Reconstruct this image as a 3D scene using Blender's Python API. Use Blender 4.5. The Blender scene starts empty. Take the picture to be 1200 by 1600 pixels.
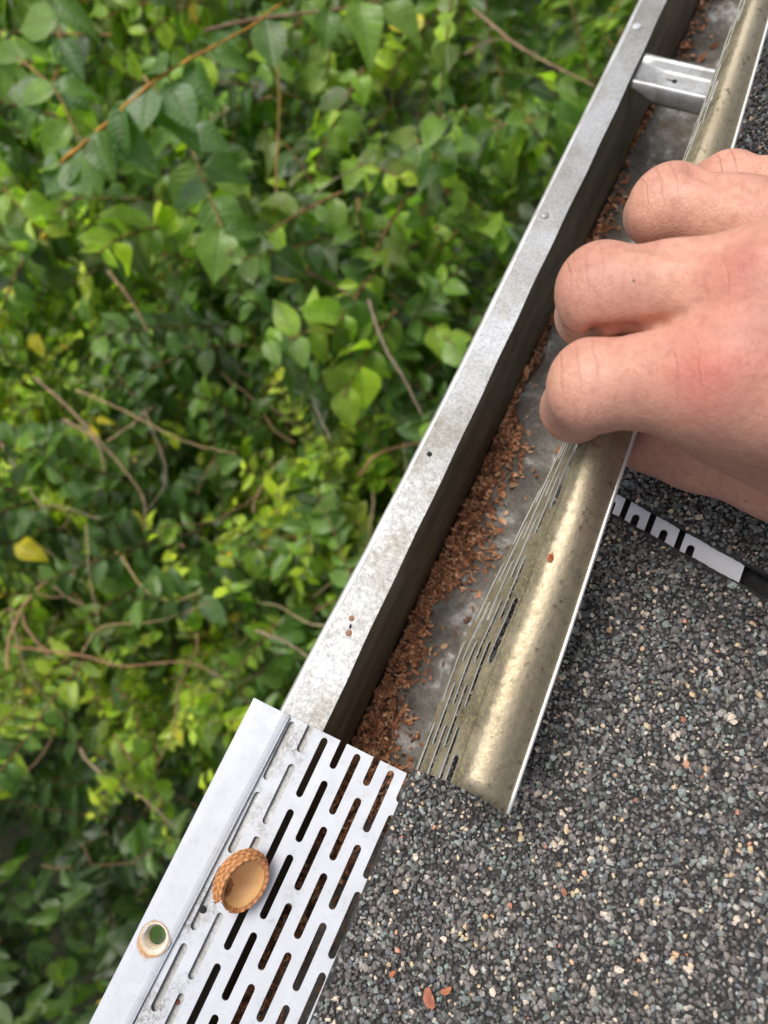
import bpy, math, random
import numpy as np
from mathutils import Vector, Matrix
from mathutils.geometry import tessellate_polygon

random.seed(7)
rng = np.random.default_rng(11)
S = 0.001                                   # everything is worked out in millimetres
scn = bpy.context.scene
COL = scn.collection

# ------------------------------------------------------------------ camera
F = 1200.0                                  # focal length in pixels of the 1200 x 1600 photograph
RW = np.array([[0.89777697, -0.36269849, 0.24989262],
               [0.42308906, 0.867875, -0.2603625],
               [-0.12244247, 0.33947429, 0.93261195]])   # rows: world x, y, z in camera axes
CAM = np.array([54.039, -76.439, 253.155])
def ray(px, py):
    return RW @ np.array([(px - 600) / F, -(py - 800) / F, -1.0])
def at(px, py, z):
    d = ray(px, py)
    return CAM + d * ((z - CAM[2]) / d[2])
ROOF_S, ROOF_Z0, ROOF_X0 = 0.24, 3.0, 30.0
def at_roof(px, py, off=0.0):
    d = ray(px, py)                         # z = ROOF_Z0 + off + s (x - ROOF_X0)
    t = (ROOF_Z0 + off + ROOF_S * (CAM[0] - ROOF_X0) - CAM[2]) / (d[2] - ROOF_S * d[0])
    return CAM + d * t
def roof_z(x, off=0.0):
    return ROOF_Z0 + off + ROOF_S * (x - ROOF_X0)

cam = bpy.data.cameras.new('camera')
camo = bpy.data.objects.new('camera', cam); COL.objects.link(camo)
M4 = Matrix([list(RW[0]) + [CAM[0] * S], list(RW[1]) + [CAM[1] * S], list(RW[2]) + [CAM[2] * S], [0, 0, 0, 1]])
camo.matrix_world = M4
cam.sensor_width = 36; cam.sensor_fit = 'AUTO'; cam.lens = 36 * F / 1600
cam.clip_start = 0.01; cam.clip_end = 400
cam.dof.use_dof = True; cam.dof.focus_distance = 0.232; cam.dof.aperture_fstop = 12.5
scn.camera = camo

# ------------------------------------------------------------------ sky, sun, exposure
SUN_EL, SUN_AZ = math.radians(66), math.radians(-75)       # azimuth measured from +y towards +x
w = bpy.data.worlds.new('World'); scn.world = w; w.use_nodes = True
nt = w.node_tree; nt.nodes.clear()
sky = nt.nodes.new('ShaderNodeTexSky'); sky.sky_type = 'NISHITA'; sky.sun_disc = False
sky.sun_elevation = SUN_EL; sky.sun_rotation = SUN_AZ; sky.dust_density = 6; sky.air_density = 1.0; sky.ozone_density = 1.0
hs = nt.nodes.new('ShaderNodeHueSaturation'); hs.inputs['Saturation'].default_value = 0.40
bg = nt.nodes.new('ShaderNodeBackground'); bg.inputs[1].default_value = 0.14
wo = nt.nodes.new('ShaderNodeOutputWorld')
nt.links.new(sky.outputs[0], hs.inputs['Color']); nt.links.new(hs.outputs[0], bg.inputs[0]); nt.links.new(bg.outputs[0], wo.inputs[0])
sl = bpy.data.lights.new('sun', 'SUN'); sl.energy = 1.5; sl.angle = math.radians(35); sl.color = (1, 0.97, 0.92)
so = bpy.data.objects.new('sun', sl); COL.objects.link(so)
sd = Vector((math.sin(SUN_AZ) * math.cos(SUN_EL), math.cos(SUN_AZ) * math.cos(SUN_EL), math.sin(SUN_EL)))
so.rotation_euler = sd.to_track_quat('Z', 'Y').to_euler(); so.location = (0, 0, 3)
scn.view_settings.view_transform = 'Standard'; scn.view_settings.look = 'None'
scn.view_settings.exposure = 0.18; scn.view_settings.gamma = 1
scn.cycles.use_denoising = True
scn.cycles.max_bounces = 8

# ------------------------------------------------------------------ mesh helpers
def tag(o, label=None, cat=None, group=None, kind=None):
    if label: o['label'] = label
    if cat: o['category'] = cat
    if group: o['group'] = group
    if kind: o['kind'] = kind
    return o
def thing(name, loc, label, cat, group=None):
    o = bpy.data.objects.new(name, None); COL.objects.link(o)
    o.location = Vector(loc) * S; o.empty_display_size = 0.01
    o['_loc'] = [float(c) for c in loc]
    return tag(o, label, cat, group)
def mk(name, V, faces, mat, parent=None, smooth=True, col=None, uv=None, origin=None, extra=None):
    """V: n x 3 array in world millimetres; faces: m x k array or list of tuples."""
    V = np.asarray(V, float)
    if parent is not None: org = world_org(parent)
    elif origin is not None: org = np.array(origin, float)
    else: org = np.array([V[:, 0].mean(), V[:, 1].mean(), V[:, 2].min()])
    me = bpy.data.meshes.new(name)
    L = (V - org) * S
    if isinstance(faces, np.ndarray):
        m, k = faces.shape
        me.vertices.add(len(L)); me.vertices.foreach_set('co', L.ravel())
        me.loops.add(m * k); me.loops.foreach_set('vertex_index', faces.ravel().astype(np.int32))
        me.polygons.add(m); me.polygons.foreach_set('loop_start', np.arange(0, m * k, k, dtype=np.int32))
        me.update(calc_edges=True); me.validate()
    else:
        me.from_pydata([tuple(v) for v in L], [], [tuple(int(i) for i in f) for f in faces]); me.update()
    me.polygons.foreach_set('use_smooth', np.full(len(me.polygons), smooth))
    if col is not None:
        a = me.attributes.new('tint', 'FLOAT_COLOR', 'POINT')
        a.data.foreach_set('color', np.hstack([col, np.ones((len(col), 1))]).astype(np.float32).ravel())
    if uv is not None:
        a = me.attributes.new('leaf_uv', 'FLOAT_VECTOR', 'POINT')
        a.data.foreach_set('vector', np.hstack([uv, np.zeros((len(uv), 1))]).astype(np.float32).ravel())
    if extra:
        for k2, v2 in extra.items():
            a = me.attributes.new(k2, 'FLOAT', 'POINT'); a.data.foreach_set('value', v2.astype(np.float32))
    me.materials.append(mat)
    o = bpy.data.objects.new(name, me); COL.objects.link(o)
    if parent is not None: o.parent = parent
    else: o.location = Vector(org) * S
    o['_loc'] = [float(c) for c in org]
    return o
def world_org(o):
    return np.array(list(o['_loc']))
class MB:
    def __init__(s): s.v = []; s.f = []; s.n = 0; s.wall = []
    def add(s, V, Fc):
        V = np.asarray(V, float)
        s.v.append(V); s.f += [tuple(i + s.n for i in f) for f in Fc]; s.n += len(V)
    def box(s, a, b):
        x0, y0, z0 = a; x1, y1, z1 = b
        s.add([(x0, y0, z0), (x1, y0, z0), (x1, y1, z0), (x0, y1, z0), (x0, y0, z1), (x1, y0, z1), (x1, y1, z1), (x0, y1, z1)],
              [(0, 3, 2, 1), (4, 5, 6, 7), (0, 1, 5, 4), (1, 2, 6, 5), (2, 3, 7, 6), (3, 0, 4, 7)])
    def tube(s, P, R, n=8, cap=True):
        P = np.asarray(P, float); k = len(P); R = np.broadcast_to(np.asarray(R, float), (k,))
        T = np.gradient(P, axis=0); T /= np.linalg.norm(T, axis=1)[:, None] + 1e-9
        up = np.array([0.13, 0.21, 0.97]);
        if abs(T[0] @ up) > 0.9: up = np.array([1.0, 0.1, 0])
        A = np.cross(T, up); A /= np.linalg.norm(A, axis=1)[:, None] + 1e-9; B = np.cross(T, A)
        th = np.linspace(0, 2 * math.pi, n, endpoint=False)
        V = (P[:, None] + R[:, None, None] * (np.cos(th)[None, :, None] * A[:, None] + np.sin(th)[None, :, None] * B[:, None])).reshape(-1, 3)
        Fc = [(i * n + j, i * n + (j + 1) % n, (i + 1) * n + (j + 1) % n, (i + 1) * n + j) for i in range(k - 1) for j in range(n)]
        if cap: Fc += [tuple(range(n))[::-1], tuple((k - 1) * n + j for j in range(n))]
        s.add(V, Fc)
    def build(s, name, mat, parent=None, smooth=True, **kw):
        return mk(name, np.vstack(s.v), s.f, mat, parent, smooth, **kw)
def sheet(P, Q0, thick, normal_fn=None):
    """P: rows x cols x 3 grid -> closed thin plate (verts, faces)"""
    r, c, _ = P.shape
    du = np.gradient(P, axis=1); dv = np.gradient(P, axis=0); N = np.cross(du, dv); N /= np.linalg.norm(N, axis=2)[:, :, None] + 1e-9
    if N[..., 2].mean() < 0: N = -N
    top = P.reshape(-1, 3); bot = (P - N * thick).reshape(-1, 3); n = r * c
    Fc = []
    for i in range(r - 1):
        for j in range(c - 1):
            a, b, d, e = i * c + j, i * c + j + 1, (i + 1) * c + j + 1, (i + 1) * c + j
            Fc += [(a, b, d, e), (n + a, n + e, n + d, n + b)]
    for i in range(r - 1):
        a, b = i * c, (i + 1) * c; Fc += [(a, b, n + b, n + a)]
        a, b = i * c + c - 1, (i + 1) * c + c - 1; Fc += [(b, a, n + a, n + b)]
    for j in range(c - 1):
        a, b = j, j + 1; Fc += [(b, a, n + a, n + b)]
        a, b = (r - 1) * c + j, (r - 1) * c + j + 1; Fc += [(a, b, n + b, n + a)]
    return np.vstack([top, bot]), Fc

def slotted(mb, u0, u1, v0, v1, uc, slots, wid, mapf, thick, dv=4.0, wall0=False, wall1=False, holes=()):
    """one column of a slotted plate; slots: list of (va, vb) rounded slots centred on uc; cut open where they pass v0/v1"""
    h = wid / 2
    def arc(cv, sgn, n=6):                 # half circle from +h to -h bulging towards sgn v
        return [(uc + h * math.cos(a), cv + sgn * h * math.sin(a)) for a in np.linspace(0, math.pi, n + 1)]
    def line(a, b):
        k = max(1, int(round(abs(b[1] - a[1]) / dv)))
        return [(a[0] + (b[0] - a[0]) * i / k, a[1] + (b[1] - a[1]) * i / k) for i in range(k)]
    loops = []
    bot = [(u0, v0)]; top = [(u1, v1)]
    for va, vb in slots:
        if va < v0 < vb:                   # open notch at v0
            cv = vb - h
            bot += [(uc - h, v0)] + line((uc - h, v0), (uc - h, cv))[1:] + arc(cv, 1)[::-1] + [(uc + h, v0)]
        elif va < v1 < vb:
            cv = va + h
            top += [(uc + h, v1)] + arc(cv, -1) + [(uc - h, v1)]
        elif va >= v0 and vb <= v1:
            lp = line((uc + h, va + h), (uc + h, vb - h)) + arc(vb - h, 1) + line((uc - h, vb - h), (uc - h, va + h))[1:] + arc(va + h, -1)[::-1][:-1]
            loops.append(lp)
    for (hu, hv, hr) in holes:
        loops.append([(hu + hr * math.cos(a), hv + hr * math.sin(a)) for a in np.linspace(0, 2 * math.pi, 20, endpoint=False)])
    out = bot + [(u1, v0)] + line((u1, v0), (u1, v1))[1:] + top + [(u0, v1)] + line((u0, v1), (u0, v0))[1:]
    allp = [out] + loops
    tri = tessellate_polygon([[Vector((p[0], p[1], 0)) for p in lp] for lp in allp])
    flat = [p for lp in allp for p in lp]; n = len(flat)
    V = [mapf(p[0], p[1], thick / 2) for p in flat] + [mapf(p[0], p[1], -thick / 2) for p in flat]
    Fc = []
    for t in tri:
        a, b, c = [np.array(flat[i]) for i in t]
        cr = (b[0] - a[0]) * (c[1] - a[1]) - (b[1] - a[1]) * (c[0] - a[0])
        if abs(cr) < 1e-6: continue
        t = tuple(t) if cr > 0 else tuple(t)[::-1]
        Fc += [t, tuple(i + n for i in t[::-1])]
    off = 0
    for li, lp in enumerate(allp):
        k = len(lp)
        for i in range(k):
            a, b = off + i, off + (i + 1) % k
            if li == 0:
                pa, pb = flat[a], flat[b]
                if abs(pa[0] - u0) < 1e-6 and abs(pb[0] - u0) < 1e-6 and not wall0: continue
                if abs(pa[0] - u1) < 1e-6 and abs(pb[0] - u1) < 1e-6 and not wall1: continue
            Fc.append((a, a + n, b + n, b))
        off += k
    nb = len(mb.f); mb.add(V, Fc)
    mb.wall += [nb + i for i, f_ in enumerate(Fc) if len(f_) == 4]

# ------------------------------------------------------------------ material helpers
def mat(name, base=(0.5, 0.5, 0.5), rough=0.5, metal=0.0, spec=0.5):
    m = bpy.data.materials.new(name); m.use_nodes = True
    b = m.node_tree.nodes['Principled BSDF']
    b.inputs['Base Color'].default_value = (*base, 1); b.inputs['Roughness'].default_value = rough
    b.inputs['Metallic'].default_value = metal; b.inputs['Specular IOR Level'].default_value = spec
    return m, m.node_tree, b
def coords(nt, scale=1.0, sc3=None, rot=None):
    tc = nt.nodes.new('ShaderNodeTexCoord'); mp = nt.nodes.new('ShaderNodeMapping')
    mp.inputs['Scale'].default_value = sc3 or (scale, scale, scale)
    if rot: mp.inputs['Rotation'].default_value = rot
    nt.links.new(tc.outputs['Object'], mp.inputs[0]); return mp.outputs[0]
def noise(nt, vec, scale, detail=4, rough=0.6, dist=0.0):
    n = nt.nodes.new('ShaderNodeTexNoise'); n.inputs['Scale'].default_value = scale; n.inputs['Detail'].default_value = detail
    n.inputs['Roughness'].default_value = rough; n.inputs['Distortion'].default_value = dist
    nt.links.new(vec, n.inputs['Vector']); return n.outputs['Fac']
def ramp(nt, fac, stops, interp='LINEAR'):
    r = nt.nodes.new('ShaderNodeValToRGB'); r.color_ramp.interpolation = interp
    while len(r.color_ramp.elements) < len(stops): r.color_ramp.elements.new(0.5)
    for e, (p, c) in zip(r.color_ramp.elements, stops):
        e.position = p; e.color = (*c, 1) if len(c) == 3 else c
    nt.links.new(fac, r.inputs[0]); return r.outputs[0]
def g(v): return (v, v, v)
def mix(nt, fac, a, b, mode='MIX'):
    m = nt.nodes.new('ShaderNodeMix'); m.data_type = 'RGBA'; m.blend_type = mode
    for sock, val in ((m.inputs['Factor'], fac), (m.inputs['A'], a), (m.inputs['B'], b)):
        if hasattr(val, 'is_linked') or isinstance(val, bpy.types.NodeSocket): nt.links.new(val, sock)
        elif isinstance(val, (int, float)): sock.default_value = val
        else: sock.default_value = (*val, 1)
    return m.outputs['Result']
def bump(nt, b, h, strength, dist, prev=None):
    n = nt.nodes.new('ShaderNodeBump'); n.inputs['Strength'].default_value = strength; n.inputs['Distance'].default_value = dist
    nt.links.new(h, n.inputs['Height'])
    if prev is not None: nt.links.new(prev, n.inputs['Normal'])
    if b is not None: nt.links.new(n.outputs[0], b.inputs['Normal'])
    return n.outputs[0]
def attr(nt, name):
    a = nt.nodes.new('ShaderNodeAttribute'); a.attribute_name = name; return a
def mathn(nt, op, a, b=None):
    m = nt.nodes.new('ShaderNodeMath'); m.operation = op
    for s_, v in ((m.inputs[0], a), (m.inputs[1], b)):
        if v is None: continue
        if isinstance(v, bpy.types.NodeSocket): nt.links.new(v, s_)
        else: s_.default_value = v
    return m.outputs[0]

# weathered galvanised lip
M_GALV, nt, b = mat('galvanised_lip', (0.6, 0.6, 0.59), 0.45, 0.45)
v = coords(nt)
c1 = ramp(nt, noise(nt, v, 22, 3), [(0.30, (0.27, 0.262, 0.24)), (0.46, (0.36, 0.36, 0.355)), (0.64, (0.46, 0.475, 0.495))])
c2 = ramp(nt, noise(nt, v, 1300, 3, 0.55), [(0.36, g(0.74)), (0.56, g(1.0))])
c3 = ramp(nt, noise(nt, v, 90, 4, 0.65), [(0.3, (0.84, 0.81, 0.75)), (0.5, g(1.0))])
c12 = mix(nt, 1.0, c1, c2, 'MULTIPLY'); c123 = mix(nt, 1.0, c12, c3, 'MULTIPLY')
nt.links.new(c123, b.inputs['Base Color'])
nt.links.new(ramp(nt, noise(nt, v, 500, 4), [(0.3, g(0.62)), (0.7, g(0.38))]), b.inputs['Roughness'])
bump(nt, b, noise(nt, v, 700, 4), 0.35, 0.0003)

M_LIPEDGE, nt, b = mat('galvanised_outer_bead', (0.55, 0.55, 0.53), 0.4, 0.6)
v = coords(nt)
nt.links.new(ramp(nt, noise(nt, v, 60, 5), [(0.3, (0.40, 0.39, 0.35)), (0.6, (0.66, 0.67, 0.67))]), b.inputs['Base Color'])
bump(nt, b, noise(nt, v, 300, 3), 0.25, 0.0003)

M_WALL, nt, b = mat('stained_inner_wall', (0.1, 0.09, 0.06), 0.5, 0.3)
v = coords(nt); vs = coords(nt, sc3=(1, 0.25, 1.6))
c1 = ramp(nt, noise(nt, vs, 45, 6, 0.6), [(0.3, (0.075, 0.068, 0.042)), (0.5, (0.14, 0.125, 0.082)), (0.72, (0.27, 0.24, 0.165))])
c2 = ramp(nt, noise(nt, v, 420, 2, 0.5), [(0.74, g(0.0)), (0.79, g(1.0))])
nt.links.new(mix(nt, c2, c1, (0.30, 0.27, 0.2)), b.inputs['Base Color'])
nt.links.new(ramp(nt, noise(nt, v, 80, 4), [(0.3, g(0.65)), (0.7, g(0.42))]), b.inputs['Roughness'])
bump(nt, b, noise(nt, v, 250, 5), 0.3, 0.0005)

M_FLOOR, nt, b = mat('weathered_gutter_floor', (0.3, 0.28, 0.25), 0.7, 0.1)
v = coords(nt)
c1 = ramp(nt, noise(nt, v, 48, 6, 0.62, 0.4), [(0.34, (0.12, 0.108, 0.085)), (0.47, (0.20, 0.182, 0.155)), (0.55, (0.27, 0.25, 0.22)), (0.62, (0.62, 0.60, 0.56)), (0.7, (0.74, 0.73, 0.69))])
c2 = ramp(nt, noise(nt, v, 380, 6, 0.75), [(0.32, g(0.5)), (0.55, g(1.05))])
c3 = ramp(nt, noise(nt, v, 130, 4, 0.7), [(0.62, g(0.0)), (0.74, g(0.7))])
cc = mix(nt, 1.0, c1, c2, 'MULTIPLY'); cc = mix(nt, c3, cc, (0.20, 0.105, 0.05))
c4 = ramp(nt, noise(nt, v, 70, 5, 0.7, 0.8), [(0.5, g(0.0)), (0.68, g(0.75))]); cc = mix(nt, c4, cc, (0.115, 0.085, 0.055))
nt.links.new(cc, b.inputs['Base Color'])
bump(nt, b, noise(nt, v, 420, 6, 0.7), 0.7, 0.0008)

# white slotted guard
M_WHITE, nt, b = mat('white_painted_aluminium', (0.78, 0.8, 0.84), 0.35, 0.0)
v = coords(nt)
c1 = ramp(nt, noise(nt, v, 150, 6, 0.7), [(0.28, (0.35, 0.36, 0.38)), (0.42, (0.465, 0.485, 0.525)), (0.7, (0.515, 0.54, 0.585))])
c2 = ramp(nt, noise(nt, v, 1100, 3, 0.6), [(0.27, g(0.72)), (0.36, g(1.0))])
nt.links.new(mix(nt, 1.0, c1, c2, 'MULTIPLY'), b.inputs['Base Color'])
nt.links.new(ramp(nt, noise(nt, v, 200, 3), [(0.3, g(0.5)), (0.7, g(0.3))]), b.inputs['Roughness'])
bump(nt, b, noise(nt, v, 60, 3), 0.12, 0.001)

M_WHITE2, nt, b = mat('white_lifted_for_shadow', (0.85, 0.87, 0.92), 0.4)  # white lifted in the colour to offset the hand's shadow on the gap
# white panel beside the fold carries grey dirt that gathers in patches
M_WHITED = M_WHITE.copy(); M_WHITED.name = 'white_painted_aluminium_dirty'
nt = M_WHITED.node_tree; b = nt.nodes['Principled BSDF']
old = b.inputs['Base Color'].links[0].from_socket
v = coords(nt)
f1 = ramp(nt, noise(nt, v, 75, 3, 0.6), [(0.47, g(0.0)), (0.6, g(1.0))])
f2 = ramp(nt, noise(nt, v, 650, 5, 0.8, 1.0), [(0.40, g(1.0)), (0.56, g(0.12))])
fx = mathn(nt, 'MULTIPLY', f1, f2)
ua = attr(nt, 'dirt')
fx = mathn(nt, 'MULTIPLY', fx, ua.outputs['Fac'])
nt.links.new(mix(nt, fx, old, (0.17, 0.155, 0.135)), b.inputs['Base Color'])

M_RUST, nt, b = mat('rust_stained_rim', (0.6, 0.45, 0.28), 0.5, 0.3)
v = coords(nt)
nt.links.new(ramp(nt, noise(nt, v, 350, 5), [(0.35, (0.36, 0.17, 0.06)), (0.48, (0.62, 0.5, 0.34)), (0.65, (0.76, 0.7, 0.58))]), b.inputs['Base Color'])

# old bronze guard
M_GOLD, nt, b = mat('weathered_bronze_finish', (0.45, 0.36, 0.22), 0.33, 0.85)
v = coords(nt); vs = coords(nt, sc3=(1, 0.3, 1))
c1 = ramp(nt, noise(nt, vs, 30, 4, 0.6), [(0.3, (0.36, 0.30, 0.20)), (0.7, (0.52, 0.45, 0.33))])
sp = ramp(nt, noise(nt, v, 1100, 2, 0.5), [(0.62, g(0.0)), (0.70, g(0.8))])
c1 = mix(nt, sp, c1, (0.50, 0.43, 0.28))
pit_ = ramp(nt, noise(nt, v, 420, 4, 0.7), [(0.60, g(0.0)), (0.65, g(0.8))])
c1 = mix(nt, pit_, c1, (0.20, 0.15, 0.10))
d1 = ramp(nt, noise(nt, v, 90, 5, 0.7), [(0.3, (0.085, 0.072, 0.042)), (0.48, (0.19, 0.162, 0.11)), (0.7, (0.34, 0.30, 0.22))])
sp2 = ramp(nt, noise(nt, v, 1000, 3, 0.6), [(0.5, g(0.0)), (0.62, g(0.7))])
d1 = mix(nt, sp2, d1, (0.33, 0.29, 0.14))
ga = attr(nt, 'grime').outputs['Fac']
nz = mathn(nt, 'ADD', mathn(nt, 'MULTIPLY', ga, 1.9), mathn(nt, 'MULTIPLY', noise(nt, v, 520, 5, 0.75), 1.1))
gr = ramp(nt, mathn(nt, 'SUBTRACT', nz, 0.55), [(0.08, g(0.0)), (0.55, g(1.0))])
nt.links.new(mix(nt, gr, c1, d1), b.inputs['Base Color'])
rr_ = ramp(nt, noise(nt, v, 420, 6, 0.75), [(0.32, g(0.62)), (0.62, g(0.38))])
nt.links.new(mathn(nt, 'ADD', rr_, mathn(nt, 'MULTIPLY', gr, 0.28)), b.inputs['Roughness'])
nt.links.new(mathn(nt, 'SUBTRACT', 0.92, mathn(nt, 'MULTIPLY', gr, 0.62)), b.inputs['Metallic'])
bump(nt, b, noise(nt, v, 500, 6, 0.75), 0.55, 0.0004)
M_HEM, nt, b = mat('pale_edge', (0.8, 0.8, 0.78), 0.35, 0.5)  # hem and slot walls, paler than the guard's face

M_ZINC, nt, b = mat('plain_zinc_hanger', (0.55, 0.55, 0.54), 0.36, 0.75)
v = coords(nt)
nt.links.new(ramp(nt, noise(nt, v, 120, 5, 0.65), [(0.3, (0.38, 0.37, 0.34)), (0.65, (0.66, 0.67, 0.67))]), b.inputs['Base Color'])
bump(nt, b, noise(nt, v, 300, 3), 0.15, 0.0003)
M_BLACK, nt, b = mat('dark_opening', (0.012, 0.012, 0.01), 0.9)
M_BITU, nt, b = mat('bitumen', (0.022, 0.021, 0.021), 0.75)
v = coords(nt)
nt.links.new(ramp(nt, noise(nt, v, 500, 5, 0.7), [(0.3, (0.014, 0.013, 0.013)), (0.7, (0.05, 0.048, 0.046))]), b.inputs['Base Color'])
bump(nt, b, noise(nt, v, 700, 5), 0.8, 0.001)
M_SHFAR, nt, b = mat('granule_surface_plain', (0.08, 0.08, 0.08), 0.85)
v = coords(nt); vo = nt.nodes.new('ShaderNodeTexVoronoi'); vo.inputs["Scale"].default_value = 800; nt.links.new(v, vo.inputs['Vector'])
nt.links.new(ramp(nt, vo.outputs['Color'], [(0.0, (0.03, 0.03, 0.03)), (0.6, (0.10, 0.095, 0.09)), (0.85, (0.13, 0.16, 0.16)), (1.0, (0.5, 0.36, 0.22))]), b.inputs['Base Color'])
bump(nt, b, vo.outputs['Distance'], 1.0, 0.001)
def tint_mat(name, rough=0.8, spec=0.4, bscale=1500, bdist=0.0002):
    m, nt, b = mat(name, (0.5, 0.5, 0.5), rough, 0, spec)
    a = attr(nt, 'tint'); v = coords(nt)
    sh = ramp(nt, noise(nt, v, bscale, 3), [(0.3, g(0.75)), (0.7, g(1.2))])
    nt.links.new(mix(nt, 1.0, a.outputs['Color'], sh, 'MULTIPLY'), b.inputs['Base Color'])
    bump(nt, b, noise(nt, v, bscale, 3), 0.5, bdist)
    return m
M_GRAN = tint_mat('mineral_granules', 0.55, 0.5)
M_CHIP = tint_mat('brown_flower_litter', 0.8, 0.2)
M_BARK = tint_mat('twig_bark', 0.8, 0.2, 250, 0.0008)

# leaves
def leaf_mat(name):
    m, nt, b = mat(name, (0.1, 0.2, 0.05), 0.33, 0, 0.6)
    a = attr(nt, 'tint'); u = attr(nt, 'leaf_uv')
    sx = nt.nodes.new('ShaderNodeSeparateXYZ'); nt.links.new(u.outputs['Vector'], sx.inputs[0])
    au = mathn(nt, 'ABSOLUTE', sx.outputs[0])
    rib = ramp(nt, au, [(0.0, g(1.0)), (0.09, g(0.0))])
    wv = mathn(nt, 'SINE', mathn(nt, 'MULTIPLY', mathn(nt, 'ADD', sx.outputs[1], mathn(nt, 'MULTIPLY', au, -0.28)), 48.0))
    veins = ramp(nt, wv, [(0.55, g(0.0)), (1.0, g(1.0))])
    v = coords(nt)
    mott = ramp(nt, noise(nt, v, 60, 4), [(0.3, g(0.72)), (0.7, g(1.25))])
    c = mix(nt, 1.0, a.outputs['Color'], mott, 'MULTIPLY')
    c = mix(nt, mathn(nt, 'MULTIPLY', rib, 0.45), c, (0.24, 0.34, 0.12))
    c = mix(nt, mathn(nt, 'MULTIPLY', veins, 0.16), c, (0.22, 0.33, 0.12))
    nt.links.new(c, b.inputs['Base Color'])
    h = mathn(nt, 'ADD', rib, mathn(nt, 'MULTIPLY', veins, 0.5))
    bump(nt, b, h, 0.5, -0.0012)
    tr = nt.nodes.new('ShaderNodeBsdfTranslucent')
    tc = mix(nt, 1.0, c, (1.5, 1.7, 0.55), 'MULTIPLY'); nt.links.new(tc, tr.inputs['Color'])
    ms = nt.nodes.new('ShaderNodeMixShader'); ms.inputs[0].default_value = 0.48
    nt.links.new(b.outputs[0], ms.inputs[1]); nt.links.new(tr.outputs[0], ms.inputs[2])
    nt.links.new(ms.outputs[0], nt.nodes['Material Output'].inputs['Surface'])
    return m
M_LEAF = leaf_mat('leaf')

# skin
M_SKIN, nt, b = mat('skin', (0.6, 0.36, 0.27), 0.47, 0, 0.4)
a = attr(nt, 'tint'); v = coords(nt)
c1 = ramp(nt, noise(nt, v, 55, 5, 0.6), [(0.32, (0.86, 0.80, 0.80)), (0.66, (1.07, 1.09, 1.06))])
c = mix(nt, 1.0, a.outputs['Color'], c1, 'MULTIPLY')
fine = ramp(nt, noise(nt, v, 420, 5, 0.7), [(0.3, (0.84, 0.76, 0.74)), (0.55, g(1.0))])
c = mix(nt, 1.0, c, fine, 'MULTIPLY')
vo = nt.nodes.new('ShaderNodeTexVoronoi'); vo.inputs['Scale'].default_value = 95; nt.links.new(v, vo.inputs['Vector'])
spk = ramp(nt, vo.outputs['Distance'], [(0.035, g(1.0)), (0.055, g(0.0))])
spn = ramp(nt, noise(nt, v, 40, 2), [(0.46, g(0.0)), (0.5, g(0.85))])
c = mix(nt, mathn(nt, 'MULTIPLY', spk, spn), c, (0.10, 0.05, 0.035))
# fine creases across the back of the finger joints (they run square to the fingers)
vr = coords(nt, rot=(0, 0, math.radians(-26)))
wv = nt.nodes.new('ShaderNodeTexWave'); wv.wave_type = 'BANDS'; wv.bands_direction = 'X'; wv.inputs['Scale'].default_value = 85
wv.inputs['Distortion'].default_value = 2.2; wv.inputs['Detail'].default_value = 3; wv.inputs['Detail Scale'].default_value = 1.6
nt.links.new(vr, wv.inputs['Vector'])
cre = ramp(nt, wv.outputs['Fac'], [(0.0, g(1.0)), (0.055, g(0.0))])
kn = attr(nt, 'knuckle')
cre = mathn(nt, 'MULTIPLY', cre, kn.outputs['Fac'])
c = mix(nt, mathn(nt, 'MULTIPLY', cre, 0.55), c, (0.42, 0.17, 0.12))
nt.links.new(c, b.inputs['Base Color'])
vc = nt.nodes.new('ShaderNodeTexVoronoi'); vc.feature = 'DISTANCE_TO_EDGE'; vc.inputs['Scale'].default_value = 900
vm = coords(nt, sc3=(1.0, 0.55, 1.0)); nt.links.new(vm, vc.inputs['Vector'])
hh = ramp(nt, vc.outputs['Distance'], [(0.0, g(0.0)), (0.25, g(1.0))])
n1 = bump(nt, None, hh, 0.32, 0.0002)
n2 = bump(nt, None, noise(nt, v, 140, 4, 0.55), 0.32, 0.0008, n1)
inv = mathn(nt, 'SUBTRACT', 1.0, cre)
bump(nt, b, inv, 0.6, 0.0004, n2)
nt.links.new(ramp(nt, noise(nt, v, 300, 4), [(0.3, g(0.56)), (0.7, g(0.42))]), b.inputs['Roughness'])
b.inputs['Subsurface Weight'].default_value = 0.18
b.inputs['Subsurface Radius'].default_value = (1.0, 0.35, 0.2); b.inputs['Subsurface Scale'].default_value = 0.003

M_ACOUT = tint_mat('acorn_scales', 0.65, 0.3, 700, 0.0003)
M_ACIN, nt, b = mat('acorn_inner', (0.62, 0.33, 0.12), 0.55)
v = coords(nt)
nt.links.new(ramp(nt, noise(nt, v, 160, 4, 0.6), [(0.3, (0.66, 0.38, 0.16)), (0.7, (0.85, 0.55, 0.26))]), b.inputs['Base Color'])
bump(nt, b, noise(nt, v, 500, 3), 0.3, 0.0003)
M_SOIL, nt, b = mat('dark_soil', (0.05, 0.04, 0.025), 0.95)
v = coords(nt)
nt.links.new(ramp(nt, noise(nt, v, 14, 8, 0.7), [(0.3, (0.012, 0.012, 0.006)), (0.55, (0.03, 0.035, 0.012)), (0.75, (0.06, 0.05, 0.03))]), b.inputs['Base Color'])
bump(nt, b, noise(nt, v, 30, 8), 1.0, 0.03)
M_SIDING, nt, b = mat('painted_wall', (0.62, 0.6, 0.55), 0.7)
v = coords(nt)
nt.links.new(ramp(nt, noise(nt, v, 6, 6), [(0.3, (0.52, 0.5, 0.45)), (0.7, (0.66, 0.64, 0.59))]), b.inputs['Base Color'])

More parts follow.
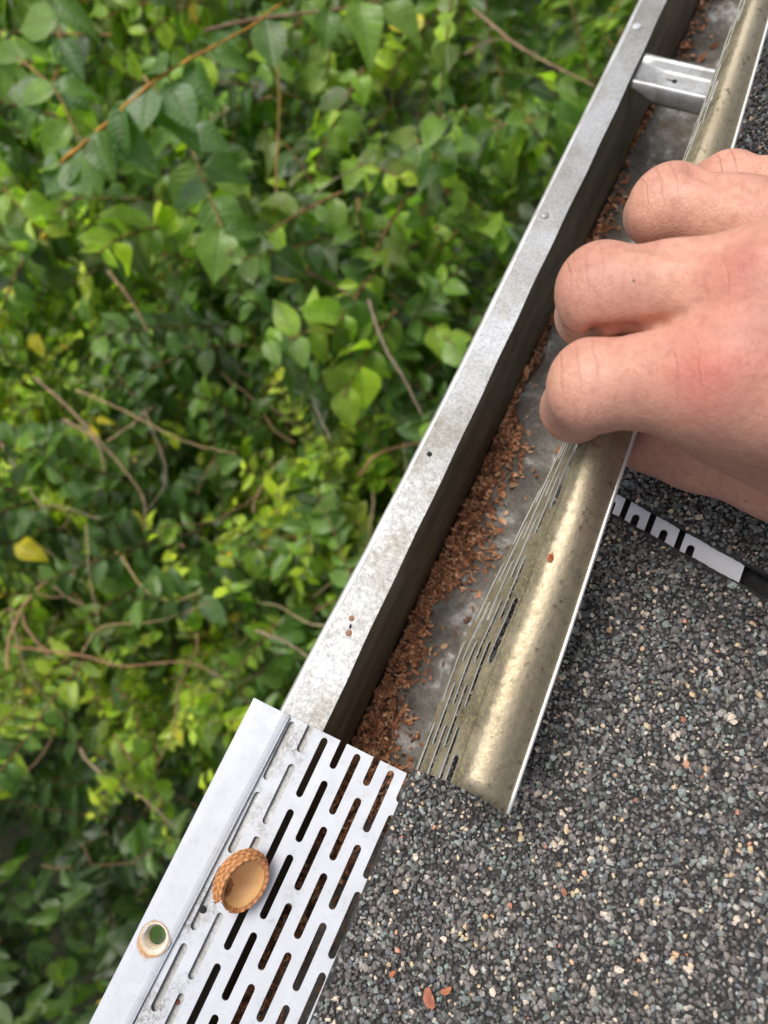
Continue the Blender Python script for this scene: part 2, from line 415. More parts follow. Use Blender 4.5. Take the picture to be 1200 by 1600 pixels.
# ================================================================== SETTING
GZ = -2300.0
n = 60
gx = np.concatenate([[-200000, -40000], np.linspace(-8000, 3000, n), [40000, 200000]])
gy = np.concatenate([[-200000, -40000], np.linspace(-6000, 8000, n), [40000, 200000]])
GX, GY = np.meshgrid(gx, gy)
GZm = GZ + 40 * np.sin(GX / 900) * np.cos(GY / 1100) + rng.normal(0, 12, GX.shape)
V = np.stack([GX, GY, GZm], -1).reshape(-1, 3); c = len(gx)
idx = np.array([(i * c + j, i * c + j + 1, (i + 1) * c + j + 1, (i + 1) * c + j) for i in range(len(gy) - 1) for j in range(c - 1)])
tag(mk('ground', V, idx, M_SOIL, None, True), kind='structure')

Y0, Y1 = -420.0, 760.0
# the house behind and under the gutter
house = thing('house', (400, 170, GZ), 'pale house wall with its eaves board below the shingled roof edge', 'house')
m = MB(); m.box((66, Y0 - 800, -130), (84, Y1 + 800, -6)); m.build('fascia', M_SIDING, house, False)
m = MB(); m.box((300, Y0 - 800, GZ - 60), (330, Y1 + 800, -124)); m.build('wall', M_SIDING, house, False)
m = MB(); m.box((84.5, Y0 - 800, -130), (299.5, Y1 + 800, -122)); m.build('soffit', M_SIDING, house, False)
xs = np.array([45, 1500.0]); ys = np.array([Y0 - 800, Y1 + 800])
P = np.array([[[x, y, roof_z(x, -9.5)] for x in xs] for y in ys])
V, Fc = sheet(P, None, 12); mk('roof_deck', V, Fc, M_BITU, house, False)

# ================================================================== GUTTER
ys = np.linspace(Y0, Y1, 60)
lip_out_pts = [at(997, 0, -0.5), at(702, 600, -0.5), at(573, 850, -0.5), at(450, 1079, -0.5)]
def line_x(pts, y):
    a = sorted([(p[1], p[0]) for p in pts]); Y = [q[0] for q in a]; X = [q[1] for q in a]
    return np.interp(y, Y, X)
def lip_x(y): return line_x(lip_out_pts, y)
gut = thing('gutter', (20, 0, -52), 'weathered galvanised roof gutter, open along its length and littered with brown debris', 'gutter')
FZ = -50.0
# flat lip with one drilled hole and a keyhole slot filled with rust
def lip_map(u, v, t):
    x0 = lip_x(v) + 1.9
    x1 = 0.15 * math.sin(v * 0.043) + 0.12 * math.sin(v * 0.17)
    return (x0 + (x1 - x0) * u, v, t - 0.5 + 0.25 * math.sin(v * 0.05 + u * 2) * (1 - u))
h1 = at(671, 710, 0); h2 = at(546, 990, 0); h3 = at(550, 966, 0)
def lip_u(p): return (p[0] - (lip_x(p[1]) + 1.9)) / -(lip_x(p[1]) + 1.9)
m = MB()
# holes in (u, v) have to be ellipses, so the strip is cut in true widths around them
def ring(p, r, k=20): return [(lip_u((p[0] + r * math.cos(a), p[1] + r * math.sin(a))), p[1] + r * math.sin(a)) for a in np.linspace(0, 2 * math.pi, k, endpoint=False)]
seg_v = [Y0, -140, -70, 80, Y1]
for k in range(4):
    va, vb = seg_v[k], seg_v[k + 1]
    if k in (0, 1, 2, 3):
        lns = int((vb - va) / 4)
        out = [(0, va), (0.25, va), (0.5, va), (0.75, va)] + [(1, va + (vb - va) * i / lns) for i in range(lns)] + [(1, vb), (0.75, vb), (0.5, vb), (0.25, vb)] + [(0, vb - (vb - va) * i / lns) for i in range(lns)]
        lps = [out]
        if va < h1[1] < vb: lps.append(ring(h1, 1.0))
        tri = tessellate_polygon([[Vector((p[0] * 15, p[1], 0)) for p in lp] for lp in lps])
        flat = [p for lp in lps for p in lp]; nn = len(flat)
        V = [lip_map(p[0], p[1], 0.5) for p in flat] + [lip_map(p[0], p[1], -0.5) for p in flat]
        Fc = []
        for t in tri:
            a_, b_, c_ = [flat[i] for i in t]
            cr = (b_[0] - a_[0]) * (c_[1] - a_[1]) - (b_[1] - a_[1]) * (c_[0] - a_[0])
            t = tuple(t) if cr > 0 else tuple(t)[::-1]
            Fc += [t, tuple(i + nn for i in t[::-1])]
        off = 0
        for li, lp in enumerate(lps):
            for i in range(len(lp)):
                a_, b_ = off + i, off + (i + 1) % len(lp)
                if li == 0 and (flat[a_][1] == flat[b_][1]): continue
                Fc.append((a_, a_ + nn, b_ + nn, b_))
            off += len(lp)
        m.add(V, Fc)
m.build('lip', M_GALV, gut, False)
# rolled outer bead
m = MB(); P = np.array([(lip_x(y) + 1.9, y, -2.0) for y in ys]); m.tube(P, 1.93, 18); m.build('outer_bead', M_LIPEDGE, gut)
P = np.array([[[lip_x(y) + 0.3 - 6 * math.sin(t * 1.5), y, -2.5 - 46 * t] for t in np.linspace(0, 1, 8)] for y in ys])
V, Fc = sheet(P, None, 0.8); mk('front_face', V, Fc, M_LIPEDGE, gut)
# inner side of the front wall
def foot_x(y): return 2.6 + 0.010 * y
P = np.array([[[0.15 * math.sin(y * 0.043) + 0.12 * math.sin(y * 0.17) - 0.9 + (foot_x(y) + 0.9) * t, y, -1.25 + (FZ + 1.25) * t] for t in np.linspace(0, 1, 10)] for y in ys])
V, Fc = sheet(P, None, 0.8); mk('inner_wall', V, Fc, M_WALL, gut)
P = np.array([[[x, y, FZ + 0.5 + 0.4 * math.sin(y * .03 + x * .1)] for x in np.linspace(foot_x(y) - 2, 64, 12)] for y in ys])
V, Fc = sheet(P, None, 0.8); mk('gutter_floor', V, Fc, M_FLOOR, gut)
P = np.array([[[64.2 + 0.3 * math.sin(y * .02), y, z] for z in np.linspace(FZ, -8, 6)] for y in ys])
V, Fc = sheet(P, None, 0.8); mk('back_wall', V, Fc, M_WALL, gut)
# rivets and rusty keyhole
def dome(m, c, r, h, n=16, k=5):
    V = [(c[0], c[1], c[2] + h)]; Fc = []
    for i in range(1, k + 1):
        a = i / k * math.pi / 2
        V += [(c[0] + r * math.sin(a) * math.cos(q), c[1] + r * math.sin(a) * math.sin(q), c[2] + h * math.cos(a)) for q in np.linspace(0, 2 * math.pi, n, endpoint=False)]
    Fc += [(0, 1 + j, 1 + (j + 1) % n) for j in range(n)]
    for i in range(k - 1):
        Fc += [(1 + i * n + j, 1 + (i + 1) * n + j, 1 + (i + 1) * n + (j + 1) % n, 1 + i * n + (j + 1) % n) for j in range(n)]
    m.add(V, Fc)
for (px, py, r) in ((995, 42, 2.0), (851, 337, 1.7)):
    m = MB(); p = at(px, py, 0); dome(m, (p[0], p[1], 0.0), r, 0.8); m.build('rivet', M_WHITE if r > 1.8 else M_GALV, gut)
m = MB()
for (px, py, r) in ((545, 989, 1.15), (549, 966, 1.0)):
    p = at(px, py, 0); dome(m, (p[0], p[1], -0.05), r, 0.35, 12, 3)
m.build('rust_spot', M_CHIP, gut, col=np.tile([[.30, .17, .11]], (m.n, 1)))
m = MB(); p = at(548, 976, 0); q = at(547, 982, 0); m.tube([p + (0, 0, .15), (p + q) / 2 + (0, 0, .25), q + (0, 0, .15)], [.3, .38, .3], 6); m.build('rust_streak', M_BLACK, gut)

# hanger strap across the gutter, far end
hang = thing('gutter_hanger', (15, 222, -7), 'grey zinc hanger bracket with a keyhole, spanning the gutter beyond the hand', 'bracket')
ya, yb = 212.5, 231.5
prof = [(-0.02, -11), (0.0, -9), (0.04, -4.2), (0.09, -3.2), (0.15, -3.4), (0.21, -4.8), (0.26, -5.9), (0.30, -6.1), (0.36, -6.15), (0.43, -6.15), (0.50, -6.15), (0.57, -6.15), (0.64, -6.15), (0.70, -6.1), (0.75, -5.6), (0.82, -3.9), (0.88, -3.1), (0.94, -3.4), (0.98, -4.8), (1.0, -7.5)]
P = []
for x in np.linspace(-1.5, 62, 24):
    flat_end = np.clip((x - 2) / 8, 0, 1)
    P.append([[x, ya + (yb - ya) * t + 0.02 * x, (z + 3.2) * (0.35 + 0.65 * flat_end) - 3.2 - 0.02 * x] for t, z in prof])
V, Fc = sheet(np.array(P), None, 0.9); mk('strap', V, Fc, M_ZINC, hang)
m = MB(); kx = at(1058, 118, -6.4) - [0, 3.4, 0]
for i in range(1):
    V = [(kx[0] + 1.15 * math.cos(a), kx[1] + 1.15 * math.sin(a), -6.42) for a in np.linspace(0, 2 * math.pi, 16, endpoint=False)]
    V2 = [(a_, b_, -7.0) for a_, b_, _ in V]
    m.add(V + V2, [tuple(range(16)), *[(i, i + 16, (i + 1) % 16 + 16, (i + 1) % 16) for i in range(16)]])
m.box((kx[0] - 5.2, kx[1] - 0.2, -7.0), (kx[0] - 0.9, kx[1] + 0.35, -6.41))
m.build('keyhole', M_BLACK, hang, False)

# ================================================================== litter on the gutter floor
N = 30000
yy = rng.uniform(-330, 420, N)
band = 8.5 + 4.0 * np.sin(yy * 0.045) + 2.2 * np.sin(yy * 0.13 + 1) - np.clip((yy - 10) * .09, 0, 6)
band = np.where(yy < -60, band + 5, band)
dx = np.abs(rng.normal(0, 1, N)) * band * 0.78
far = rng.random(N) < 0.05
dx = np.where(far, rng.uniform(0, 50, N), dx)
heap = np.clip(1 - dx / (band * 1.3), 0, 1) * 3.0
pat = np.sin(yy * .31 + dx * .5) * np.sin(yy * .17 - dx * .9 + 1) + .6 * np.sin(yy * .071 + 2) + .5 * np.sin(dx * 1.1 + yy * .6)
keep = rng.random(N) < np.interp(yy, [20, 90, 140], [1, .55, .12]) * np.clip(.85 + .5 * pat - .018 * dx, .08, 1)
yy, dx, heap = yy[keep], dx[keep], heap[keep]; N = len(yy)
cx = 2.6 + 0.010 * yy + 0.8 + dx
cz = FZ + 0.9 + heap * rng.random(N) ** 0.6 + rng.uniform(0, .5, N)
ln = rng.uniform(.5, 1.5, N) * np.where(rng.random(N) < .07, 1.9, 1); wd = ln * rng.uniform(.25, .6, N); th_ = rng.uniform(0, math.pi * 2, N)
tl = rng.normal(0, .5, N); rl = rng.normal(0, .5, N); curl = rng.uniform(0.1, .6, N) * ln
loc = np.array([(-1, 0, 0), (-.4, -.9, .6), (.5, -.8, .7), (1.1, 0, .1), (.5, .8, .6), (-.4, .9, .7), (0, 0, 1.1)])
LX = loc[None, :, 0] * ln[:, None]; LY = loc[None, :, 1] * wd[:, None]; LZ = loc[None, :, 2] * curl[:, None] * -0.6
LZ = LZ + LX * np.sin(tl)[:, None] + LY * np.sin(rl)[:, None]
X = cx[:, None] + LX * np.cos(th_)[:, None] - LY * np.sin(th_)[:, None]
Yv = yy[:, None] + LX * np.sin(th_)[:, None] + LY * np.cos(th_)[:, None]
V = np.stack([X, Yv, cz[:, None] + LZ + .6], -1).reshape(-1, 3)
bf = np.array([(0, 1, 6), (1, 2, 6), (2, 3, 6), (3, 4, 6), (4, 5, 6), (5, 0, 6)])
Fc = (bf[None] + (np.arange(N) * 7)[:, None, None]).reshape(-1, 3)
pal = np.array([(.32, .14, .07), (.22, .095, .05), (.45, .22, .11), (.13, .07, .045), (.55, .33, .19), (.36, .15, .07)])
cc = pal[rng.integers(0, 6, N)] * rng.uniform(.75, 2.2, (N, 1))
tag(mk('gutter_litter', V, Fc, M_CHIP, None, False, col=np.repeat(cc, 7, 0)), 'heap of rust brown flower litter and crumbled leaves along the gutter floor', 'leaf litter', kind='stuff')
# silt under the litter
P = []
for y in np.linspace(-330, 300, 160):
    bw = float(np.interp(y, [10, 110], [9, 3])) + float(np.interp(y, [10, 110], [4, 1])) * math.sin(y * .045) + 2 * math.sin(y * .13 + 1) + (4 if y < -60 else 0)
    P.append([[foot_x(y) + 0.2 + bw * t, y, FZ + 0.4 + 1.5 * (1 - t) ** 1.3 * float(np.interp(y, [20, 110], [1, .12])) + rng.normal(0, .25)] for t in np.linspace(0, 1, 10)])
V, Fc = sheet(np.array(P), None, .3)
col = np.tile(np.array([[.12, .07, .045]]), (len(V), 1)) * rng.uniform(.7, 1.2, (len(V), 1))
tag(mk('silt', V, Fc, M_CHIP, None, True, col=col), 'damp brown silt lying beneath the litter on the gutter floor', 'silt', kind='stuff')

# ================================================================== SHINGLES
gu = [at_roof(*p)[:2] for p in ((965, 775), (1010, 790), (1200, 905))]
gl = [at_roof(*p)[:2] for p in ((955, 800), (1155, 907), (1200, 932))]
def lin(pts, x):
    (xa, ya_), (xb, yb_) = pts[0], pts[-1]; return ya_ + (yb_ - ya_) * (x - xa) / (xb - xa)
def gap_hi(x): return lin(gu, x) + 0.75 + 0.10 * math.sin(x * .55) + 0.10 * math.sin(x * 2.3)
def gap_lo(x): return lin(gl, x) - 0.75 + 0.10 * math.sin(x * .45 + 1) + 0.10 * math.sin(x * 2.1)
e0 = at_roof(637, 1213); e1 = at_roof(480, 1600); e2 = at_roof(905, 690)
print('shingle edge', e0, e1, e2, 'gap', gu, gl)
EX = [e1[0] + 3, e1[0], e0[0], e2[0], e2[0] + 3, e2[0] + 4]; EY = [-400, e1[1], e0[1], e2[1], 200, 700]
def edge_x(y): return float(np.interp(y, EY, EX))
shs = []
for nm, lab, lo, hi in (('asphalt_shingle', 'speckled dark grey asphalt shingle under the near end of the bronze guard', None, gap_lo),
                    ('asphalt_shingle', 'speckled dark grey asphalt shingle beyond the black gap, under the hand', gap_hi, None)):
    t = thing(nm, (90, (-150 if lo is None else 150), 8), lab, 'shingle', 'shingles along the roof edge')
    nx = 120; P = []
    for k in range(2 if False else 40):
        row = []
        for i in range(nx):
            fx = i / (nx - 1); s_ = k / 39
            xr = 175.0
            ylo = (-360 if lo is None else 0); yhi = (0 if hi is not None else 640)
            xa_ = edge_x(-360 + 0) if False else None
            # y varies along s, x along fx, with the edge following edge_x
            x_guess = 35 + (xr - 35) * fx
            yl = -360 if lo is None else lo(x_guess); yh = 640 if hi is None else hi(x_guess)
            y = yl + (yh - yl) * s_
            x = edge_x(y) + 0.3 + 0.08 * math.sin(y * .37) + (xr - edge_x(y)) * fx
            row.append([x, y, roof_z(x, -0.5)])
        P.append(row)
    V, Fc = sheet(np.array(P), None, 2.2); mk('bitumen_sheet', V, Fc, M_BITU, t, False)
    shs.append((t, lo, hi))
# upper course, outside the frame: shingles overlapping the first
t = thing('asphalt_shingle', (300, 150, 40), 'upper course of dark asphalt shingle overlapping the roof edge course', 'shingle', 'shingles along the roof edge')
P = np.array([[[x, y, roof_z(x, 4.2)] for x in np.linspace(168, 900, 10)] for y in np.linspace(-900, 1300, 10)])
V, Fc = sheet(P, None, 4.0); mk('granule_sheet', V, Fc, M_SHFAR, t, False)

_p = (1 + 5 ** .5) / 2
ico = np.array([(-1, _p, 0), (1, _p, 0), (-1, -_p, 0), (1, -_p, 0), (0, -1, _p), (0, 1, _p), (0, -1, -_p), (0, 1, -_p), (_p, 0, -1), (_p, 0, 1), (-_p, 0, -1), (-_p, 0, 1)]) / 1.902
icf = np.array([(0, 11, 5), (0, 5, 1), (0, 1, 7), (0, 7, 10), (0, 10, 11), (1, 5, 9), (5, 11, 4), (11, 10, 2), (10, 7, 6), (7, 1, 8), (3, 9, 4), (3, 4, 2), (3, 2, 6), (3, 6, 8), (3, 8, 9), (4, 9, 5), (2, 4, 11), (6, 2, 10), (8, 6, 7), (9, 8, 1)])
cube = np.array([(-1, -1, -1), (1, -1, -1), (1, 1, -1), (-1, 1, -1), (-1, -1, 1), (1, -1, 1), (1, 1, 1), (-1, 1, 1)], float) * 0.72
cf = np.array([(0, 3, 2, 1), (4, 5, 6, 7), (0, 1, 5, 4), (1, 2, 6, 5), (2, 3, 7, 6), (3, 0, 4, 7)])
gpal = np.array([(.060, .055, .053), (.088, .080, .076), (.125, .115, .108), (.035, .034, .034), (.105, .120, .118), (.155, .175, .168), (.19, .18, .165), (.58, .40, .25), (.66, .52, .36), (.33, .15, .10), (.115, .14, .125), (.07, .075, .085)])
gpr = np.array([.20, .20, .145, .14, .075, .035, .045, .042, .022, .003, .04, .05]); gpr /= gpr.sum()
for t, lo, hi in shs:
    pitch = 1.02
    ya_, yb_ = (-345, 20) if lo is None else (0, 330)
    Xg, Yg = np.meshgrid(np.arange(28, 172, pitch), np.arange(ya_, yb_, pitch))
    X = Xg.ravel() + rng.uniform(-.6, .6, Xg.size); Y = Yg.ravel() + rng.uniform(-.6, .6, Xg.size)
    ex = np.interp(Y, EY, EX) + 1.25
    k = X > ex
    xs_ = X
    if hi is not None:
        k &= Y < np.array([gap_lo(x) for x in X]) - .9
    else:
        k &= Y > np.array([gap_hi(x) for x in X]) + .9
    # cull what is far outside the view cone
    Pw = np.stack([X, Y, roof_z(X)], -1) - CAM; q = Pw @ RW
    px = 600 + F * q[:, 0] / -q[:, 2]; py = 800 - F * q[:, 1] / -q[:, 2]
    k &= (px < 1200 + 900) & (py < 1600 + 900) & (py > -240)
    k &= rng.random(len(X)) > 0.04
    X, Y = X[k], Y[k]; N = len(X)
    r = np.exp(rng.normal(-0.22, .27, N)); r = np.clip(r, .42, 1.5) * .85
    sc = r[:, None] * np.stack([rng.uniform(.75, 1.25, N), rng.uniform(.6, 1.05, N), rng.uniform(.45, .8, N)], -1)
    L = ico[None] * sc[:, None] * rng.uniform(.72, 1.22, (N, 12, 1)) * 1.12 + rng.normal(0, .07, (N, 12, 3)) * r[:, None, None]
    a = rng.uniform(0, 2 * math.pi, N); bx_ = rng.normal(0, .38, N); by_ = rng.normal(0, .38, N)
    ca, sa = np.cos(a), np.sin(a)
    x = L[..., 0]; y = L[..., 1]; z = L[..., 2]
    y, z = y * np.cos(bx_)[:, None] - z * np.sin(bx_)[:, None], y * np.sin(bx_)[:, None] + z * np.cos(bx_)[:, None]
    x, z = x * np.cos(by_)[:, None] + z * np.sin(by_)[:, None], -x * np.sin(by_)[:, None] + z * np.cos(by_)[:, None]
    x, y = x * ca[:, None] - y * sa[:, None], x * sa[:, None] + y * ca[:, None]
    V = np.stack([x + X[:, None], y + Y[:, None], z + (roof_z(X) + rng.uniform(-.25, .55, N) + (r - .8) * .3)[:, None]], -1).reshape(-1, 3)
    Fc = (icf[None] + (np.arange(N) * 12)[:, None, None]).reshape(-1, 3)
    cc = gpal[rng.choice(len(gpal), N, p=gpr)] * rng.uniform(.8, 2.5, (N, 1)) * [1.0, 1, .98]
    cc = np.minimum(cc, [[.62, .52, .42]])
    o = mk('granules', V, Fc, M_GRAN, t, False, col=np.repeat(cc, 12, 0)); o['kind'] = 'stuff'
    # loose grit broken off along the cut edges is part of the same layer

# ================================================================== WHITE GUARDS
wg = thing('gutter_guard', (2, -180, 0), 'bright white slotted metal gutter guard clipped over the near end of the gutter', 'gutter guard')
UC = [-9.9, -3.9, 2.1, 8.0, 13.9, 19.85, 25.7, 31.3]
PER = 23.65
def slots_for(odd, n0=-2, n1=12):
    # odd: starts right at the cut end; even: offset by half a period
    res = []
    for k in range(n0, n1):
        top = (-83.1 if odd else -94.7) - k * PER
        res.append((top - 19.6, top))
    return [s for s in res]
VEND, VNEAR = -81.8, -330.0
def wg_map(u, v, t):
    z = 1.35 + t + 0.35 * math.sin((v + 80) * 0.03) * np.clip((-82 - v) / 60, 0, 1)
    z += 0.02 * max(0, u - 24)
    return (u - 0.004 * (-82 - v) * (1 if u > -5 else 0.6), v, z)
m = MB()
bounds = [-13.2] + [(UC[i] + UC[i + 1]) / 2 for i in range(7)] + [31.6]
bounds[0] = -13.2
UC2 = list(UC)
for i, uc in enumerate(UC2[:7]):
    odd = i % 2 == 0
    sl_ = slots_for(odd)
    sl_ = [s for s in sl_ if s[1] > VNEAR and s[0] < VEND and not (s[1] > VEND and odd)]
    if i == 0: sl_ = [s for s in sl_]
    slotted(m, bounds[i], bounds[i + 1] if i < 7 else 34.5, VNEAR, VEND, uc, sl_, 2.35, wg_map, 0.7, wall0=(i == 0), holes=())
# last column: its slots are half tucked under the shingle edge
slotted(m, bounds[7], 36.5, VNEAR, VEND, 31.4, [s for s in slots_for(False) if s[1] > VNEAR and s[0] < VEND], 2.35, wg_map, 0.7, wall1=True)
V = np.vstack(m.v)
dirt = np.clip((1.5 - V[:, 0]) / 6, 0, 1)
mk('slotted_panel', V, m.f, M_WHITED, wg, False, extra={'dirt': dirt})
# folded flange standing proud on the outer side, with a pierced screw hole
gh = at(238, 1468, 4.4)
def fl_x0(v): return -25.0 + 0.004 * (v + 82)
def fl_x1(v): return -11.9 + 0.025 * (v + 82)
rows = []
def fl_point(s, v):
    x0, x1 = fl_x0(v), fl_x1(v)
    w_ = x1 - x0
    x = x0 + w_ * s
    z = 2.6 + 0.3 * math.sin(math.pi * min(1, max(0, s)))
    z -= 0.35 * max(0, (s - 0.86) / 0.14) ** 2
    z += 0.25 * math.sin(v * .045)
    return np.array([x, v, z])
def fl_map(u, v, t): p = fl_point(u, v); return (p[0], p[1], p[2] + t)
m = MB()
gs = (gh[0] - fl_x0(gh[1])) / (fl_x1(gh[1]) - fl_x0(gh[1])); gw = fl_x1(gh[1]) - fl_x0(gh[1])
ucols = [0, .12, .26, gs - .30, gs + .30, .86, .94, 1.0]
ucols = sorted(set([0, max(.05, gs - .32), gs + .32, (gs + .32 + .86) / 2, .86, .94, 1.0]))
for i in range(len(ucols) - 1):
    a_, b_ = ucols[i], ucols[i + 1]
    vs_ = list(np.arange(VNEAR, VEND, 4.0)) + [VEND]
    hole_here = a_ < gs < b_
    lps = [[(a_, VNEAR)] + [(b_, v_) for v_ in vs_] + [(a_, v_) for v_ in vs_[::-1][:-1]]]
    if hole_here:
        lps.append([(gs + 4.1 / gw * math.cos(q), gh[1] + 4.1 * math.sin(q)) for q in np.linspace(0, 2 * math.pi, 28, endpoint=False)])
    tri = tessellate_polygon([[Vector((p[0] * gw, p[1], 0)) for p in lp] for lp in lps])
    flat = [p for lp in lps for p in lp]; nn = len(flat)
    V = [fl_map(p[0], p[1], .4) for p in flat] + [fl_map(p[0], p[1], -.4) for p in flat]
    Fc = []
    for t in tri:
        A_, B_, C_ = [flat[j] for j in t]
        cr = (B_[0] - A_[0]) * (C_[1] - A_[1]) - (B_[1] - A_[1]) * (C_[0] - A_[0])
        t = tuple(t) if cr > 0 else tuple(t)[::-1]; Fc += [t, tuple(j + nn for j in t[::-1])]
    off = 0
    for li, lp in enumerate(lps):
        for j in range(len(lp)):
            A_, B_ = off + j, off + (j + 1) % len(lp)
            if li == 0 and flat[A_][0] == flat[B_][0] and 0 < flat[A_][0] < 1: continue
            Fc.append((A_, A_ + nn, B_ + nn, B_))
        off += len(lp)
    m.add(V, Fc)
m.build('folded_flange', M_WHITE, wg, False)
# the fold comes down onto the panel, and an outer skirt hangs beside the gutter
P = np.array([[[fl_x1(v) + 0.02 + 0.12 * math.sin(s * math.pi), v, fl_point(1, v)[2] + .3 - (fl_point(1, v)[2] + .3 - 1.9) * s] for s in np.linspace(0, 1, 6)] for v in np.arange(VNEAR, VEND + .1, 4.13)])
V, Fc = sheet(P, None, .5); mk('fold', V, Fc, M_WHITE, wg)
m = MB(); p = at(317, 1421, 1.75)
dome(m, (p[0], p[1], 1.72), 1.15, 0.12, 11, 2); m.build('dark_pit', M_BLACK, wg)
m = MB(); p = at(277, 1566, .3); dome(m, (p[0], p[1], .1), .8, .5, 7, 3); m.build('rust_speck', M_CHIP, wg, col=np.tile([[.22, .06, .04]], (m.n, 1)))
# flared collar of the screw hole
m = MB(); k = 28; V = []; Fc = []
prof = [(4.95, .41), (4.75, .46), (4.45, .62), (4.1, .58), (3.7, .2), (3.3, -.6), (2.9, -1.4), (2.65, -1.9)]
pcol = [(.50, .50, .50), (.40, .26, .15), (.60, .50, .38), (.76, .72, .62), (.74, .71, .63), (.66, .60, .47), (.55, .48, .36), (.40, .34, .25)]
zc = fl_point(gs, gh[1])[2]; CC = []
for i, (r, z) in enumerate(prof):
    sh_ = max(0, i - 3) / 4
    for q in np.linspace(0, 2 * math.pi, k, endpoint=False):
        rr = r * (1 + (.05 * math.sin(q * 3 + 1) + .03 * math.sin(q * 7) if i == 0 else 0) + (.16 * max(0, math.cos(q + 1.9)) if i == 0 else 0))
        V.append((gh[0] + rr * math.cos(q) - .15 * sh_, gh[1] + rr * math.sin(q) + .75 * sh_, zc + z))
        rust_ = max(0, math.cos(q + 1.9)) * (1 if i in (1, 2, 3) else .3)
        CC.append(np.array(pcol[i]) * (1 - .6 * rust_) + np.array((.52, .24, .06)) * .6 * rust_)
for i in range(len(prof) - 1):
    Fc += [(i * k + j, (i + 1) * k + j, (i + 1) * k + (j + 1) % k, i * k + (j + 1) % k) for j in range(k)]
m.add(V, Fc); m.build('screw_hole_collar', M_CHIP, wg, col=np.array(CC))

# second white guard, lying under the shingles and showing in the gap
g2 = thing('gutter_guard', (75, 20, 8), 'white slotted gutter guard strip showing through the black gap between the shingles', 'gutter guard')
def g2_map(u, v, t): return (u, v, roof_z(u, -3.7) + t)
bars = [at_roof(*p, -3.7) for p in ((977.3, 794.3), (1016.7, 816.8), (1062.9, 841.6))]
arch = [at_roof(*p, -3.7) for p in ((995.5, 804), (1039, 828), (1081, 852))]
right = at_roof(1160, 893, -3.7)
print('bars', bars, 'arch', arch, right)
m = MB()
cs = []
for i in range(3):
    cs.append((bars[i][0], 'bar', bars[i][1])); cs.append((arch[i][0], 'arch', arch[i][1]))
pit = (cs[-1][0] - cs[0][0]) / 5
cs = [(cs[0][0] - pit * 2, 'bar', bars[0][1] + 1.5), (cs[0][0] - pit, 'arch', arch[0][1] + 2.5)] + cs
for i, (uc, kind, vc) in enumerate(cs):
    u0 = uc - pit / 2 if i == 0 else (cs[i - 1][0] + uc) / 2
    u1 = uc + pit * .5 if i == len(cs) - 1 else (cs[i + 1][0] + uc) / 2
    if kind == 'bar': sl_ = [(vc - 11, vc + 12)]
    else: sl_ = [(vc - 18, vc)]
    if uc < 56: sl_ = []
    slotted(m, u0, u1, 2 - 24, 2 + 42, uc, sl_, 2.0 if kind == 'bar' else 2.3, g2_map, .7, wall0=(i == 0))
slotted(m, cs[-1][0] + pit * .5, right[0], -22, 44, 95, [], 2, g2_map, .7, wall1=True)
m.build('slotted_panel', M_WHITE2, g2, False)

# ================================================================== OLD BRONZE GUARD
stA = [at(650, 1200, 5), at(717, 1016, 10), at(800, 850, 16), at(881, 692, 22), at(1066, 254, 30), at(1120, 105, 30), at(1157, 0, 30)]
stC = [at(790, 1279, 31), at(885, 1000, 37), at(945, 815, 43), at(990, 680, 48), at(1142, 238, 50), at(1170, 140, 50), at(1204, 20, 50)]
GY0, GY1 = -79.6, 330.0
def fitline(st, y):
    Y = [p[1] for p in st]; k = np.argsort(Y); Y = np.array(Y)[k]; X = np.array([p[0] for p in st])[k]; Z = np.array([p[2] for p in st])[k]
    def ext(T):
        if y > Y[-1]: return T[-1] + (T[-1] - T[-3]) / (Y[-1] - Y[-3]) * (y - Y[-1])
        if y < Y[0]: return T[0] + (T[1] - T[0]) / (Y[1] - Y[0]) * (y - Y[0])
        return np.interp(y, Y, T)
    return float(ext(X)), float(ext(Z))
# cross-section in (fraction across, fraction up); arc fraction w 0..1; A left low edge, C right edge
CS = np.array([(0.0, 0.0), (0.07, 0.18), (0.14, 0.36), (0.21, 0.54), (0.28, 0.72), (0.35, 0.89), (0.42, 1.02), (0.48, 1.10), (0.54, 1.16), (0.62, 1.19), (0.70, 1.195), (0.78, 1.175), (0.86, 1.13), (0.93, 1.07), (1.0, 1.0)])
seg = np.concatenate([[0], np.cumsum(np.hypot(np.diff(CS[:, 0]) * 29, np.diff(CS[:, 1]) * 26))]); ARC = seg[-1]; segn = seg / ARC
print('arc', ARC, 'stations', [p.round(1).tolist() for p in stA + stC])
def gold_pt(wf, v):
    fx = np.interp(wf, segn, CS[:, 0]); fz = np.interp(wf, segn, CS[:, 1])
    fx = fx ** float(np.interp(v, [-30, 0, 35, 130], [1, 1.1, 1.4, 1.75]))
    ax, az = fitline(stA, v); cx_, cz_ = fitline(stC, v)
    return np.array([ax + (cx_ - ax) * fx, v + 1.3 * math.sin(fx * 3) * (1 if v < -60 else 0), az + (cz_ - az) * fz])
def gold_map(u, v, t):
    wf = u / ARC; p = gold_pt(wf, v); q = gold_pt(min(1, wf + .01), v); q0 = gold_pt(max(0, wf - .01), v)
    d = q - q0; nrm = np.array([-d[2], 0, d[0]]); nrm /= np.linalg.norm(nrm) + 1e-9
    return tuple(p + nrm * t)
bg_t = thing('gutter_guard', (45, 0, 10), 'old bronze coloured gutter guard with a slotted side, pinched and lifted by the hand', 'gutter guard')
gy_a = at(815, 945, 31)[1]; gy_b = at(781, 1050, 28)[1]
print('big slot', gy_a, gy_b)
PITg = 5.0; m = MB()
big_top = gy_a; per = 26.0; slen = abs(gy_a - gy_b)
per = slen + 6.5
ncol = 6
